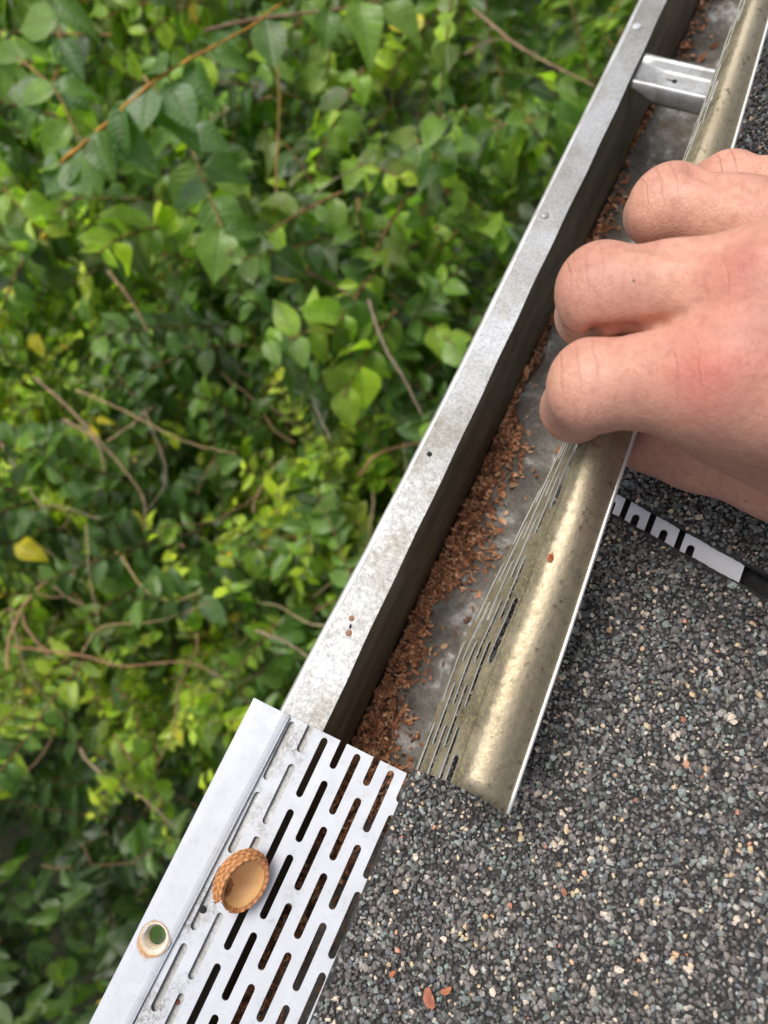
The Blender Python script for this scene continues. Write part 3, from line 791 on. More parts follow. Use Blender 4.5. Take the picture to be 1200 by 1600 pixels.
for i in range(ncol):
    uc = 2.9 + PITg * i; u0 = 0 if i == 0 else uc - PITg / 2; u1 = uc + PITg / 2
    ph = big_top + (0 if (ncol - 1 - i) % 2 == 0 else per / 2)
    sl_ = [(ph + k * per - slen, ph + k * per) for k in range(-6, 16)]
    if i == ncol - 1: sl_ = [(big_top + k * 47.0 - slen, big_top + k * 47.0) for k in range(-3, 9)]
    sl_ = [s for s in sl_ if s[1] > GY0 + 2.5 and s[0] < GY1 - 2.5]
    slotted(m, u0, u1, GY0, GY1, uc, sl_, 3.3 if i == ncol - 1 else 2.6, gold_map, .32, wall0=(i == 0), dv=4.0)
upanel = 2.9 + PITg * (ncol - .5)
o = m.build('slotted_side', M_GOLD, bg_t, False, extra={'grime': np.ones(m.n)})
o.data.materials.append(M_HEM)
mi = np.zeros(len(o.data.polygons), np.int32); mi[m.wall] = 1; o.data.polygons.foreach_set('material_index', mi)
P = np.array([[gold_map(u, v, .16) for u in np.linspace(upanel, ARC, 20)] for v in np.linspace(GY0, GY1, 104)])
V, Fc = sheet(P, None, .32)
grm = np.tile(np.clip(1 - np.linspace(0, 1, 20) / .30, 0, 1) ** 1.2, 104); mk('rolled_edge', V, Fc, M_GOLD, bg_t, extra={'grime': np.concatenate([grm, grm])})
m = MB(); P = np.array([gold_map(ARC, v, 0.1) for v in np.linspace(GY0 + .4, GY1, 80)]); m.tube(P, .62, 8); m.build('hem', M_HEM, bg_t)
def litter_bit(name, p, r, colr, label, seed, grp=None):
    rs = np.random.default_rng(seed); k = 9
    an = np.linspace(0, 2 * math.pi, k, endpoint=False); rr = r * rs.uniform(.5, 1.15, k)
    e = rs.uniform(.4, .7); ro = rs.uniform(0, 3.1)
    x = rr * np.cos(an); y = rr * np.sin(an) * e
    top = np.stack([p[0] + x * math.cos(ro) - y * math.sin(ro), p[1] + x * math.sin(ro) + y * math.cos(ro), p[2] + .5 + rs.uniform(0, .9, k)], -1)
    V = np.vstack([top, [[p[0], p[1], p[2] + 1.3]], top - [0, 0, .35], [[p[0], p[1], p[2] + .8]]])
    Fc = [(j, (j + 1) % k, k) for j in range(k)] + [((j + 1) % k + k + 1, j + k + 1, 2 * k + 1) for j in range(k)] + [(j, j + k + 1, (j + 1) % k + k + 1, (j + 1) % k) for j in range(k)]
    col = np.tile(np.array([colr]), (len(V), 1)) * rs.uniform(.7, 1.2, (len(V), 1))
    return tag(mk(name, V, Fc, M_CHIP, None, False, col=col), label, 'leaf scrap', grp)
p = at_roof(614, 1521, .8); litter_bit('leaf_scrap', p, 1.7, (.48, .17, .08), 'small orange leaf scrap lying alone on the shingle granules', 3, 'leaf scraps on the shingle')
p = at_roof(672, 1562, .8); litter_bit('leaf_scrap', p, 3.2, (.42, .16, .10), 'larger ragged reddish leaf scrap on the shingle granules', 5, 'leaf scraps on the shingle')
p = at_roof(698, 1548, .8); litter_bit('leaf_scrap', p, 1.9, (.5, .2, .1), 'orange leaf scrap just right of the larger ragged scrap', 8, 'leaf scraps on the shingle')
cr = gold_pt(.72, at(876, 886, 40)[1]); litter_bit('leaf_scrap', cr + [0, 0, 0.1], 1.5, (.42, .12, .05), 'thin rust red scrap stuck on the crest of the bronze guard', 9, None)

# ================================================================== ACORN CAP
ac = thing('acorn_cap', at(378, 1378, 2), 'broken orange brown acorn cap lying open on the white guard', 'acorn cap')
apos = at(377, 1377, 8.6)
def acorn():
    R = 8.3; k, r_ = 154, 44
    Vo, Co, Vi = [], [], []
    tilt = Matrix.Rotation(math.radians(50), 3, 'Y') @ Matrix.Rotation(math.radians(6), 3, 'X')
    for i in range(r_ + 1):
        a = 0.02 + (math.pi * .64) * i / r_
        for j in range(k):
            q = 2 * math.pi * j / k
            rw = int(i / 5); fi_ = (i / 5) % 1; ja = abs(((j / 7 + .5 * (rw % 2)) % 1) - .5) * 2; sc_ = max(0, (1 - ja * ja) * (.25 + .9 * fi_) ) * .62 + .12 * math.sin(j * .9 + i * 1.1)
            rad = R + sc_ * .8 * (1 - (i / r_) ** 6 * .8)
            gap = 1.0
            Vo.append(((rad) * math.sin(a) * math.cos(q) * .96, rad * math.sin(a) * math.sin(q) * 1.12, -rad * .72 * math.cos(a)))
            f = .42 + 1.25 * max(0, sc_)
            Co.append(np.array((.60, .27, .10)) * f + np.array((.10, .0, 0)) * (math.cos(q) > .3))
    Vo = np.array(Vo); Co = np.array(Co)
    Vi = []
    for i in range(r_ + 1):
        a = 0.02 + (math.pi * .64) * i / r_
        for j in range(k):
            q = 2 * math.pi * j / k
            Vi.append(((R - 1.3) * math.sin(a) * math.cos(q) * .96, (R - 1.3) * math.sin(a) * math.sin(q) * 1.12, -(R - 1.1) * .72 * math.cos(a)))
    Vi = np.array(Vi)
    def brk(j, i):                              # wedge broken out of the wall on the near side
        q = (2 * math.pi * (j + .5) / k)
        c_ = math.radians(258); d = abs((q - c_ + math.pi) % (2 * math.pi) - math.pi)
        return d < .62 * (i / r_ - .35) * 1.6 + .04 * math.sin(i * 3)
    T = np.array(tilt)
    Fo, Fi = [], []
    rimv = {}
    for i in range(r_):
        for j in range(k):
            if brk(j, i): continue
            jn = (j + 1) % k
            Fo.append((i * k + j, i * k + jn, (i + 1) * k + jn, (i + 1) * k + j))
            Fi.append((i * k + j, (i + 1) * k + j, (i + 1) * k + jn, i * k + jn))
    # rim joining both skins
    n0 = len(Vo); Vall = np.vstack([Vo, Vi]); Call = np.vstack([Co, np.tile([[.5, .24, .1]], (len(Vi), 1))])
    Fr = []
    for j in range(k):
        jn = (j + 1) % k
        if not brk(j, r_ - 1): Fr.append((r_ * k + j, r_ * k + jn, n0 + r_ * k + jn, n0 + r_ * k + j))
    for j in range(k):
        for i in range(r_):
            if brk(j, i) != brk((j + 1) % k, i):
                a_ = i * k + (j + 1) % k; b_ = (i + 1) * k + (j + 1) % k
                Fr.append((a_, b_, n0 + b_, n0 + a_))
    W = lambda V_: V_ @ T.T + apos
    mk('scaly_shell', W(Vall), Fo + Fr, M_ACOUT, ac, False, col=Call)
    mk('inner_bowl', W(Vi), Fi, M_ACIN, ac)
    # round seed scar standing at the left of the bowl, crusted with scales
    V, Fc, C_ = [], [], []
    n_, m_ = 26, 8; cen = np.array([-2.6, -4.2, -1.6])
    for i in range(m_ + 1):
        a = i / m_ * math.pi / 2
        for j in range(n_):
            q = 2 * math.pi * j / n_
            wob = 1 + .07 * math.sin(j * 3 + i * 2)
            V.append((cen[0] + 2.6 * math.sin(a) * math.cos(q) * wob, cen[1] + 3.4 * math.sin(a) * math.sin(q) * wob, cen[2] + 1.8 * math.cos(a) - 1.0 + .35 * math.sin(j * 2.4 + i * 2.1)))
            C_.append(np.array((.42, .20, .09)) * (.6 + .5 * abs(math.sin(j * 1.7 + i * 2.3))))
    for i in range(m_):
        for j in range(n_): Fc.append((i * n_ + j, (i + 1) * n_ + j, (i + 1) * n_ + (j + 1) % n_, i * n_ + (j + 1) % n_))
    mk('seed_scar', W(np.array(V)), Fc, M_ACOUT, ac, False, col=np.array(C_))
acorn()

# ================================================================== HAND
def J(px, py, z, r): return np.array([*at(px, py, z), r])
HZ = 0
idx_ = [J(1105, 590, 92, 12.4), J(925, 603, 84, 11.0), J(899, 638, 62, 9.0), J(915, 642, 38, 7.8), ]
mid_ = [J(1190, 450, 100, 12.2), J(938, 453, 88, 11.2), J(921, 492, 62, 9.2), J(945, 498, 40, 8.2)]
rin_ = [J(1275, 370, 92, 11.6), J(1045, 322, 82, 10.6), J(1025, 335, 58, 9.0), J(1055, 350, 38, 8.0)]
pin_ = [J(1340, 315, 80, 10.5), J(1135, 288, 66, 9.0), J(1105, 290, 46, 7.8), J(1130, 300, 32, 7.2)]
thm_ = [J(1420, 790, 50, 15), J(1230, 735, 42, 14), J(1090, 705, 34, 11.5), J(1010, 690, 32, 9.6)]
wrist = J(1560, 640, 92, 24); elbow_ = np.array([330, -40, 170, 34.0])
lo_ = np.array([8, -50, 12]); hi_ = np.array([225, 185, 135]); RES = 0.95
gxs = [np.arange(lo_[i], hi_[i], RES, dtype=np.float32) for i in range(3)]
GXX, GYY, GZZ = np.meshgrid(*gxs, indexing='ij')
def cap(a, b, sub=None):
    A, B = a[:3].astype(np.float32), b[:3].astype(np.float32); d = B - A; L2 = float(d @ d)
    t = ((GXX - A[0]) * d[0] + (GYY - A[1]) * d[1] + (GZZ - A[2]) * d[2]) / L2
    np.clip(t, 0, 1, out=t)
    D = np.sqrt((GXX - A[0] - t * d[0]) ** 2 + (GYY - A[1] - t * d[1]) ** 2 + (GZZ - A[2] - t * d[2]) ** 2)
    return D - (a[3] + (b[3] - a[3]) * t)
def smin(a, b, k):
    h = np.maximum(k - np.abs(a - b), 0) / k
    return np.minimum(a, b) - h * h * (k / 4)
def shift(j, dx=0, dy=0, dz=0, r=None): q = j.copy(); q[:3] += (dx, dy, dz); q[3] = r or q[3]; return q
def lerp(a, b, t): return a + (b - a) * t
def finger(ch, waist=0.86):
    a, b = ch[0], ch[1].copy(); mid = lerp(a, b, .5); mid[3] *= waist; b[3] *= .93
    f = smin(cap(a, mid), cap(mid, b), 6)
    d_ = b[:3] - a[:3]; pr = np.cross(d_, [0, 0, 1.0]); pr /= np.linalg.norm(pr); w_ = ch[1][3] * .30
    f = smin(f, cap(np.array([*(b[:3] - pr * w_), ch[1][3] * .80]), np.array([*(b[:3] + pr * w_), ch[1][3] * .80])), 3.0)
    f = smin(f, cap(b, ch[2]), 2.5); f = smin(f, cap(ch[2], ch[3]), 2.5)
    return f
fi, fm, fr, fp = finger(idx_), finger(mid_), finger(rin_), finger(pin_)
fing = smin(smin(smin(fi, fm, 1.2), fr, 1.2), fp, 1.2)
palm = None
for k_, (mc, off) in enumerate(zip((idx_, mid_, rin_, pin_), ((0, 14, 0), (0, 5, 0), (0, -6, 0), (0, -16, -4)))):
    wr = shift(wrist, -8, -off[1] * 0 + {0: -14, 1: -3, 2: 8, 3: 18}[k_], {0: 4, 1: 8, 2: 5, 3: -4}[k_], 15)
    base = shift(mc[0], 3, 0, -3, mc[0][3] + .8)
    c_ = cap(base, wr); palm = c_ if palm is None else smin(palm, c_, 12)
# webs between neighbouring knuckles, set back and lower
for a_, b_ in ((idx_, mid_), (mid_, rin_), (rin_, pin_)):
    wa, wb = lerp(a_[0], a_[1], .14), lerp(b_[0], b_[1], .08)
    wa = shift(wa, 0, 0, -6, 8); wb = shift(wb, 0, 0, -6, 8); palm = smin(palm, cap(wa, wb), 8)
# flesh between thumb and index, and the heel
palm = smin(palm, cap(J(1150, 655, 74, 13), J(1400, 720, 66, 22)), 12)
palm = smin(palm, cap(J(1300, 560, 70, 17), J(1520, 640, 72, 24)), 14)
palm = smin(palm, cap(J(1300, 380, 66, 14), J(1500, 540, 70, 22)), 14)
th_f = smin(smin(cap(thm_[0], thm_[1]), cap(thm_[1], thm_[2]), 6), cap(thm_[2], thm_[3]), 4)
body = smin(fing, palm, 4.0)
# tendons and a vein showing on the back of the hand
for a_, rr in ((idx_[0], 4.2), (mid_[0], 4.4), (rin_[0], 4.0)):
    e_ = wrist[:3] + [0, (a_[1] - wrist[1]) * .35, 16]
    body = smin(body, cap(np.array([*(a_[:3] + [4, 0, a_[3] - 2.2]), rr]), np.array([*e_, rr])), 5.0)
va = [J(1120, 520, 100, 1.8), J(1160, 540, 102, 1.9), J(1215, 560, 104, 2.0)]
# knuckle swell
for mc, rr in ((idx_, 11.5), (mid_, 11.5)):
    s_ = shift(mc[0], 3, -1, 3.0, rr); body = smin(body, cap(s_, shift(s_, 1, 0, 0)), 12)
def surf(px, py):
    d = ray(px, py); z = 125.0
    while z > 14:
        p = CAM + d * ((z - CAM[2]) / d[2]); ii = np.round((p - lo_) / RES).astype(int)
        if (ii >= 0).all() and (ii < body.shape).all() and body[tuple(ii)] < 0: return p
        z -= .5
    return p
for path in (((893, 523), (935, 522), (985, 516), (1030, 507), (1062, 494)), ((998, 383), (1060, 389), (1120, 385), (1165, 370)), ((1085, 268), (1130, 285), (1175, 312))):
    ps = [surf(*q) for q in path]; rs_ = np.linspace(1.9, .9, len(ps))
    gz = [p[2] for p in ps]
    print('groove', np.round(gz, 1))
    for k_ in range(len(ps) - 1):
        a_ = np.array([*ps[k_], rs_[k_]]) + [0, 0, rs_[k_] * .35, 0]; b_ = np.array([*ps[k_ + 1], rs_[k_ + 1]]) + [0, 0, rs_[k_ + 1] * .35, 0]
        body = -smin(-body, cap(a_, b_), 2.0)
body = smin(body, th_f, 2.2)
body = smin(body, cap(wrist, elbow_), 14)
# keep the grip clear of the bronze guard
body = body.astype(np.float32)
# --- surface nets
def surface_nets(D, org, res):
    s = D < 0; nx, ny, nz = D.shape
    corner = [(i, j, k) for i in (0, 1) for j in (0, 1) for k in (0, 1)]
    sl = lambda A, c: A[c[0]:nx - 1 + c[0], c[1]:ny - 1 + c[1], c[2]:nz - 1 + c[2]]
    cnt = sum(sl(s, c).astype(np.int8) for c in corner); act = (cnt > 0) & (cnt < 8)
    ids = -np.ones(act.shape, np.int64); ai = np.argwhere(act); ids[act] = np.arange(len(ai))
    acc = np.zeros((len(ai), 3)); num = np.zeros(len(ai))
    for a in corner:
        for ax in range(3):
            if a[ax]: continue
            b_ = list(a); b_[ax] = 1
            da = D[tuple((ai + a).T)].astype(float); db = D[tuple((ai + b_).T)].astype(float)
            k = (da < 0) != (db < 0); t = np.where(k, da / np.where(k, da - db, 1), 0)
            pt = np.array(a, float)[None] + np.zeros((len(ai), 3)); pt[:, ax] += t
            acc[k] += pt[k]; num[k] += 1
    V = (ai + acc / num[:, None]) * res + org
    Fq = []
    for ax in range(3):
        u, v_ = (ax + 1) % 3, (ax + 2) % 3
        lo = [slice(1, -1)] * 3; lo[ax] = slice(0, -1); hi = list(lo); hi[ax] = slice(1, None)
        A = s[tuple(lo)]; B = s[tuple(hi)]
        ch = np.argwhere(A != B); base = ch.copy(); base[:, u] += 1; base[:, v_] += 1
        inside = A[tuple(ch.T)]
        def c(du, dv):
            q = base.copy(); q[:, u] -= du; q[:, v_] -= dv
            return ids[tuple(q.T)]
        quad = np.stack([c(1, 1), c(0, 1), c(0, 0), c(1, 0)], -1)
        quad[~inside] = quad[~inside][:, ::-1]
        Fq.append(quad)
    return V, np.vstack(Fq)
body[0] = body[-1] = 1; body[:, 0] = body[:, -1] = 1; body[:, :, 0] = body[:, :, -1] = 1
V, Fq = surface_nets(body, lo_, RES)
# light smoothing
def smooth_mesh(V, Fq, it=3, lam=.5):
    e = np.vstack([Fq[:, [0, 1]], Fq[:, [1, 2]], Fq[:, [2, 3]], Fq[:, [3, 0]]])
    e = np.unique(np.sort(e, 1), axis=0)
    deg = np.bincount(e.ravel(), minlength=len(V))[:, None].astype(float)
    for _ in range(it):
        acc = np.zeros_like(V)
        for d in range(3):
            acc[:, d] = np.bincount(e[:, 0], V[e[:, 1], d], len(V)) + np.bincount(e[:, 1], V[e[:, 0], d], len(V))
        V = V + lam * (acc / deg - V)
    return V
V = smooth_mesh(V, Fq, 3)
k1, k2, k3 = surf(1082, 578), surf(1138, 432), surf(1165, 600)
tint = np.tile(np.array([[.60, .315, .235]]), (len(V), 1))
def blob(c, r): return np.exp(-((V - c[:3]) ** 2).sum(1) / (r * r))
for c, r, s_ in ((k1, 10, .9), (k2, 9, .8), (k3, 9, .55), (rin_[1], 9, .35), (mid_[1], 9, .3), (idx_[1], 9, .3), (pin_[1], 9, .4), (rin_[0], 12, .5)):
    nz_ = .62 + .16 * np.sin(V[:, 0] * .37 + V[:, 1] * .21 + 1.3 * np.sin(V[:, 1] * .23)) + .12 * np.sin(V[:, 1] * .55 - V[:, 0] * .18 + 2)
    b_ = (blob(np.array(c), r) * s_ * nz_ * .95)[:, None]; tint = tint * (1 - b_) + np.array([[.57, .16, .13]]) * b_
for ch in (idx_, mid_, rin_, pin_):
    b_ = (blob(ch[2], 13) * .35)[:, None]; tint = tint * (1 - b_) + np.array([[.52, .26, .19]]) * b_
b_ = (blob(lerp(thm_[1], thm_[2], .5), 22) * .5)[:, None]; tint = tint * (1 - b_) + np.array([[.56, .29, .21]]) * b_
kn = np.zeros(len(V))
for ch in (idx_, mid_, rin_, pin_): kn = np.maximum(kn, blob(ch[1] + [-2, 0, 4, 0], 8.0))
kn = np.maximum(kn, .55 * blob(k1, 9)); kn = np.maximum(kn, .4 * blob(k2, 8)); kn = np.maximum(kn, .8 * blob(thm_[2], 8))
kn = np.clip(kn * 1.6 - .25, 0, 1)
hand = mk('person', V, Fq, M_SKIN, None, True, col=tint, extra={'knuckle': kn}, origin=(130, 40, 20))
tag(hand, 'bare right hand reaching in from the right, fingers curled over the bronze guard', 'person')

# ================================================================== SHRUBS
def leaf_shape(kind):
    # rows along the leaf (t, half width), with a fold along the midrib and a drooping tip
    if kind == 'round': prof = [(0, .03), (.07, .16), (.19, .30), (.34, .375), (.50, .36), (.66, .28), (.80, .17), (.91, .07), (1.0, .0)]
    elif kind == 'ovate': prof = [(0, .03), (.08, .14), (.20, .25), (.38, .31), (.56, .29), (.72, .22), (.86, .12), (1.0, .0)]
    else: prof = [(0, .02), (.15, .15), (.35, .22), (.6, .19), (.82, .09), (1.0, .0)]
    V, U = [], []
    for t, h in prof:
        for s in (-1, -.5, 0, .5, 1):
            z = .16 * abs(s) * h * 2 - .30 * t * t + .05 * math.sin(t * 9 + s * 2) * abs(s)
            V.append((s * h, t, z)); U.append((s * h * 2.2, t))
    Fc = [(r * 5 + c, r * 5 + c + 1, (r + 1) * 5 + c + 1, (r + 1) * 5 + c) for r in range(len(prof) - 1) for c in range(4)]
    return np.array(V), np.array(Fc), np.array(U)
def place_leaves(name, parent, kind, pos, dirv, nrm, size, tint):
    LV, LF, LU = leaf_shape(kind); N = len(pos); k = len(LV)
    Yd = dirv / (np.linalg.norm(dirv, axis=1)[:, None] + 1e-9)
    Xd = np.cross(Yd, nrm); Xd /= np.linalg.norm(Xd, axis=1)[:, None] + 1e-9
    Zd = np.cross(Xd, Yd)
    bend = rng.uniform(.3, 1.7, N)[:, None]; fold = rng.uniform(.6, 1.15, N)[:, None]
    V = pos[:, None] + size[:, None, None] * ((LV[None, :, 0] * fold)[..., None] * Xd[:, None] + LV[None, :, 1, None] * Yd[:, None] + (LV[None, :, 2] * bend)[..., None] * Zd[:, None])
    Fc = (LF[None] + (np.arange(N) * k)[:, None, None]).reshape(-1, 4)
    return mk(name, V.reshape(-1, 3), Fc, M_LEAF, parent, True, col=np.repeat(tint, k, 0), uv=np.tile(LU, (N, 1)))
def twig_curve(p, d, L, n=10, droop=-.25, wob=.25):
    P = [np.array(p, float)]; d = np.array(d, float); d /= np.linalg.norm(d)
    for i in range(n):
        d = d + rng.normal(0, wob / n ** .5 * .5, 3) + np.array([0, 0, droop / n]); d /= np.linalg.norm(d); P.append(P[-1] + d * L / n)
    return np.array(P)
PAL = {'dark_green': [(.03, .07, .025), (.04, .095, .03), (.055, .12, .035), (.085, .17, .04), (.025, .06, .03)],  # darkest greens, the lower left shrub's own leaf colours
       'mid': [(.15, .28, .04), (.065, .145, .035), (.20, .35, .045), (.30, .46, .06), (.05, .12, .035), (.09, .18, .05)],
       'bright': [(.27, .43, .035), (.15, .29, .03), (.36, .52, .05), (.08, .18, .03), (.40, .52, .07), (.055, .125, .03)],
       'deep': [(.05, .11, .03), (.065, .15, .035), (.085, .18, .035), (.13, .25, .045), (.04, .095, .035), (.07, .15, .05)]}
def shrub(name, label, box, kind, sizes, ntwig, pal, spacing, twig_col, stem_base, ztop, zthick, yellow=0.0, droop=-.3, Lr=(110, 260)):
    x0, x1, y0, y1 = box
    t = thing(name, (stem_base[0], stem_base[1], GZ), label, 'shrub')
    pos, dr, nm, sz, tn = [], [], [], [], []
    tw = MB(); tcols = []
    for i in range(ntwig):
        x = rng.uniform(x0, x1); y = rng.uniform(y0, y1)
        z = ztop(x, y) - zthick * rng.random() ** 1.6
        out = np.array([x - stem_base[0], y - stem_base[1], 0]); out /= np.linalg.norm(out) + 1e-6
        d = out * rng.uniform(.2, .9) + rng.normal(0, .55, 3) + np.array([0, 0, .35])
        L = rng.uniform(*Lr); P = twig_curve((x, y, z), d, L, droop=droop)
        tw.tube(P, np.linspace(1.7, .7, len(P)) * sizes[1] / 45, 5, cap=False)
        tcols.append(np.tile(np.array([twig_col]) * rng.uniform(.6, 1.3), (len(P) * 5, 1)))
        T = np.gradient(P, axis=0); T /= np.linalg.norm(T, axis=1)[:, None]
        s = 0; k = int(L / spacing); roll = rng.uniform(0, 3.1)
        hue = np.array(pal[rng.integers(len(pal))])
        for j in range(k + 1):
            f = min((j + .5) / (k + 1), .99) * (len(P) - 1); a_ = int(f); p = P[a_] + (P[min(a_ + 1, len(P) - 1)] - P[a_]) * (f - a_); tt = T[a_]
            side = np.cross(tt, [0, 0, 1.0]); side /= np.linalg.norm(side) + 1e-6; up = np.cross(side, tt)
            for sg in (-1, 1):
                q = roll + (math.pi / 2 * .35 if j % 2 else 0)
                sd_ = (side * math.cos(q * .3) + up * math.sin(q * .3)) * sg
                dv_ = sd_ * rng.uniform(.6, 1.1) + tt * rng.uniform(.2, .8) + rng.normal(0, .22, 3) + np.array([0, 0, -.12])
                nv = np.array([0, 0, 1.0]) + rng.normal(0, .33, 3) + np.array([-.1, -.05, 0])
                pos.append(p); dr.append(dv_); nm.append(nv); sz.append((sizes[0] + (sizes[1] - sizes[0]) * rng.random() ** 1.5) * (1 - .35 * (j / (k + 1)) ** 3))
                c = hue * .5 + np.array(pal[rng.integers(len(pal))]) * .5
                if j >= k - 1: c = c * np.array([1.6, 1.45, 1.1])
                if rng.random() < yellow: c = np.array((.62, .50, .03)) * rng.uniform(.7, 1.1)
                tn.append(c * rng.uniform(.45, 1.85) * np.array([1.12, 1.0, .85]))
    place_leaves('foliage', t, kind, np.array(pos), np.array(dr), np.array(nm), np.array(sz), np.array(tn))
    tw.build('twigs', M_BARK, t, col=np.vstack(tcols))
    st = MB(); cs_ = []
    for q in range(7):
        ex_ = rng.uniform(x0 * .8 + x1 * .2, x1 * .8 + x0 * .2); ey_ = rng.uniform(y0 * .8 + y1 * .2, y1 * .8 + y0 * .2); ez_ = ztop(ex_, ey_) - zthick * .7
        P = np.array([np.array([stem_base[0] + rng.normal(0, 40), stem_base[1] + rng.normal(0, 40), GZ - 30]) * (1 - s) + np.array([ex_, ey_, ez_]) * s + np.array([rng.normal(0, 18), rng.normal(0, 18), 120 * math.sin(s * math.pi) * .6]) for s in np.linspace(0, 1, 10)])
        st.tube(P, np.linspace(14, 4, 10), 7); cs_.append(np.tile([[.16, .11, .07]], (70, 1)))
    st.build('stem', M_BARK, t, col=np.vstack(cs_))
    return t
def zt_a(x, y): return -520 - .04 * (x + 300) - .0 * y + 60 * math.sin(x / 130 + 1) * math.cos(y / 150)
def zt_b(x, y): return -700 + 70 * math.sin(x / 110) * math.cos(y / 120 + 2)
def zt_d(x, y): return -800 + 70 * math.sin(x / 120 + 1) * math.cos(y / 100)
def zt_c(x, y): return -640 + 60 * math.sin(x / 100 + 2) * math.cos(y / 90)
A_ = shrub('broadleaf_shrub', 'tall broad leaved green shrub with brown twigs beside the far end of the gutter', (-1350, -60, 330, 1750), 'round', (30, 58), 820, PAL['mid'], 28, (.24, .14, .06), (-420, 900), zt_a, 600, yellow=.006)
B_ = shrub('small_leaved_shrub', 'bright green small leaved shrub tangled with dry stems, left of the near gutter', (-1150, -90, -215, 430), 'ovate', (15, 36), 980, PAL['bright'], 15, (.24, .14, .07), (-520, -60), zt_b, 430, yellow=.018, Lr=(90, 220))
C_ = shrub('glossy_leaved_shrub', 'dark glossy round leaved shrub growing low beside the middle of the gutter', (-620, -60, -40, 620), 'ovate', (26, 50), 330, PAL['deep'], 22, (.16, .10, .05), (-280, 300), zt_c, 420, yellow=0.0)
for q in range(64):
    x = rng.uniform(-700, -120); y = rng.uniform(-260, 330); z = zt_b(x, y) + rng.uniform(-120, 70)
    P = twig_curve((x, y, z), rng.normal(0, 1, 3) * [1, 1, .25], rng.uniform(90, 260), 12, -.2, 1.3)
    m = MB(); m.tube(P, np.linspace(1.5, .7, len(P)) * rng.uniform(.6, 1.4), 5, cap=False)
    m.build('dead_twig', M_BARK, B_, col=np.tile(np.array([[(.34, .26, .15), (.30, .19, .11), (.40, .24, .13)][q % 3]]) * rng.uniform(.7, 1.3), (len(P) * 5, 1)))
D_ = shrub('dark_leaved_shrub', 'dark green low shrub in the lower left corner, beside the screw hole', (-1000, -70, -720, -150), 'ovate', (26, 52), 260, PAL['dark_green'], 24, (.14, .09, .05), (-420, -380), zt_d, 420, yellow=.004)
# low ground cover filling the depth
N = 9000
pos = np.stack([rng.uniform(-2600, 60, N), rng.uniform(-1400, 3200, N), rng.uniform(-1750, -1150, N)], -1)
dv_ = rng.normal(0, 1, (N, 3)) * [1, 1, .35]; nv = np.array([[0, 0, 1.0]]) + rng.normal(0, .4, (N, 3))
pd = np.array(PAL['deep'] + PAL['mid'] + PAL['bright'][:2])
o = place_leaves('undergrowth', None, 'ovate', pos, dv_, nv, rng.uniform(45, 90, N), pd[rng.integers(0, len(pd), N)] * rng.uniform(.7, 1.2, (N, 1)))
tag(o, 'dark leafy undergrowth far below, behind the shrubs', 'undergrowth', kind='stuff')

# branches that can be told apart in the photograph
def branch(pts, r, col, name, label, cat='branch', grp=None, leaves=None, knots=0):
    P = np.array([at(px, py, z) for px, py, z in pts])
    # smooth by Catmull-Rom
    Q = []
    PP = np.vstack([2 * P[0] - P[1], P, 2 * P[-1] - P[-2]])
    for i in range(1, len(PP) - 2):
        for s in np.linspace(0, 1, 8, endpoint=False):
            p0, p1, p2, p3 = PP[i - 1:i + 3]
            Q.append(.5 * (2 * p1 + (p2 - p0) * s + (2 * p0 - 5 * p1 + 4 * p2 - p3) * s * s + (-p0 + 3 * p1 - 3 * p2 + p3) * s ** 3))
    Q.append(P[-1]); Q = np.array(Q) + rng.normal(0, .35, (len(Q), 3))
    R = np.linspace(r, r * .5, len(Q)) * (1 if leaves is not None else .68) * (1 + (.45 * (np.arange(len(Q)) % 5 == 2) if knots else 0))
    m = MB(); m.tube(Q, R, 7)
    col_ = np.tile(np.array([col]), (len(Q) * 7, 1)) * np.repeat(rng.uniform(.75, 1.2, len(Q)), 7)[:, None]
    if leaves is None:
        return tag(m.build(name, M_BARK, None, col=col_), label, cat, grp)
    t = thing(name, Q[0], label, cat, grp)
    m.build('stem', M_BARK, t, col=col_)
    pos, dr, nm, sz, tn = [], [], [], [], []
    for (px, py, z, ang, size, tc_) in leaves:
        p = at(px, py, z); pos.append(p); q2 = at(px + 40 * math.cos(ang), py + 40 * math.sin(ang), z - 6); dr.append(q2 - p)
        nm.append(np.array([.1, -.15, 1]) + rng.normal(0, .2, 3)); sz.append(size * 1.12); tn.append(np.array(tc_) * rng.uniform(.85, 1.15))
    place_leaves('leaves', t, 'round', np.array(pos), np.array(dr), np.array(nm), np.array(sz, float), np.array(tn))
    return t
LG, MG, DG = (.22, .36, .06), (.13, .25, .045), (.10, .21, .05)
D = math.radians
branch([(95, 255, -300), (170, 190, -295), (225, 140, -285), (268, 108, -280), (330, 75, -282), (385, 45, -290), (440, 5, -300)], 1.9, (.50, .25, .05), 'leafy_twig',
       'knobbly orange twig carrying broad green leaves, upper left of the picture', 'twig', 'leafy twigs', knots=1,
       leaves=[(268, 105, -278, D(-35), 40, LG), (262, 108, -276, D(200), 36, MG), (230, 135, -285, D(100), 42, DG), (262, 130, -290, D(60), 50, DG), (190, 165, -290, D(95), 44, DG),
               (200, 172, -292, D(190), 30, MG), (150, 205, -295, D(80), 46, MG), (120, 235, -298, D(130), 50, DG), (105, 250, -300, D(60), 40, MG), (335, 72, -285, D(-110), 34, DG), (300, 95, -286, D(75), 44, DG), (330, 80, -284, D(20), 38, MG), (95, 255, -300, D(190), 38, LG), (240, 150, -300, D(45), 60, DG), (170, 200, -305, D(40), 56, DG)])
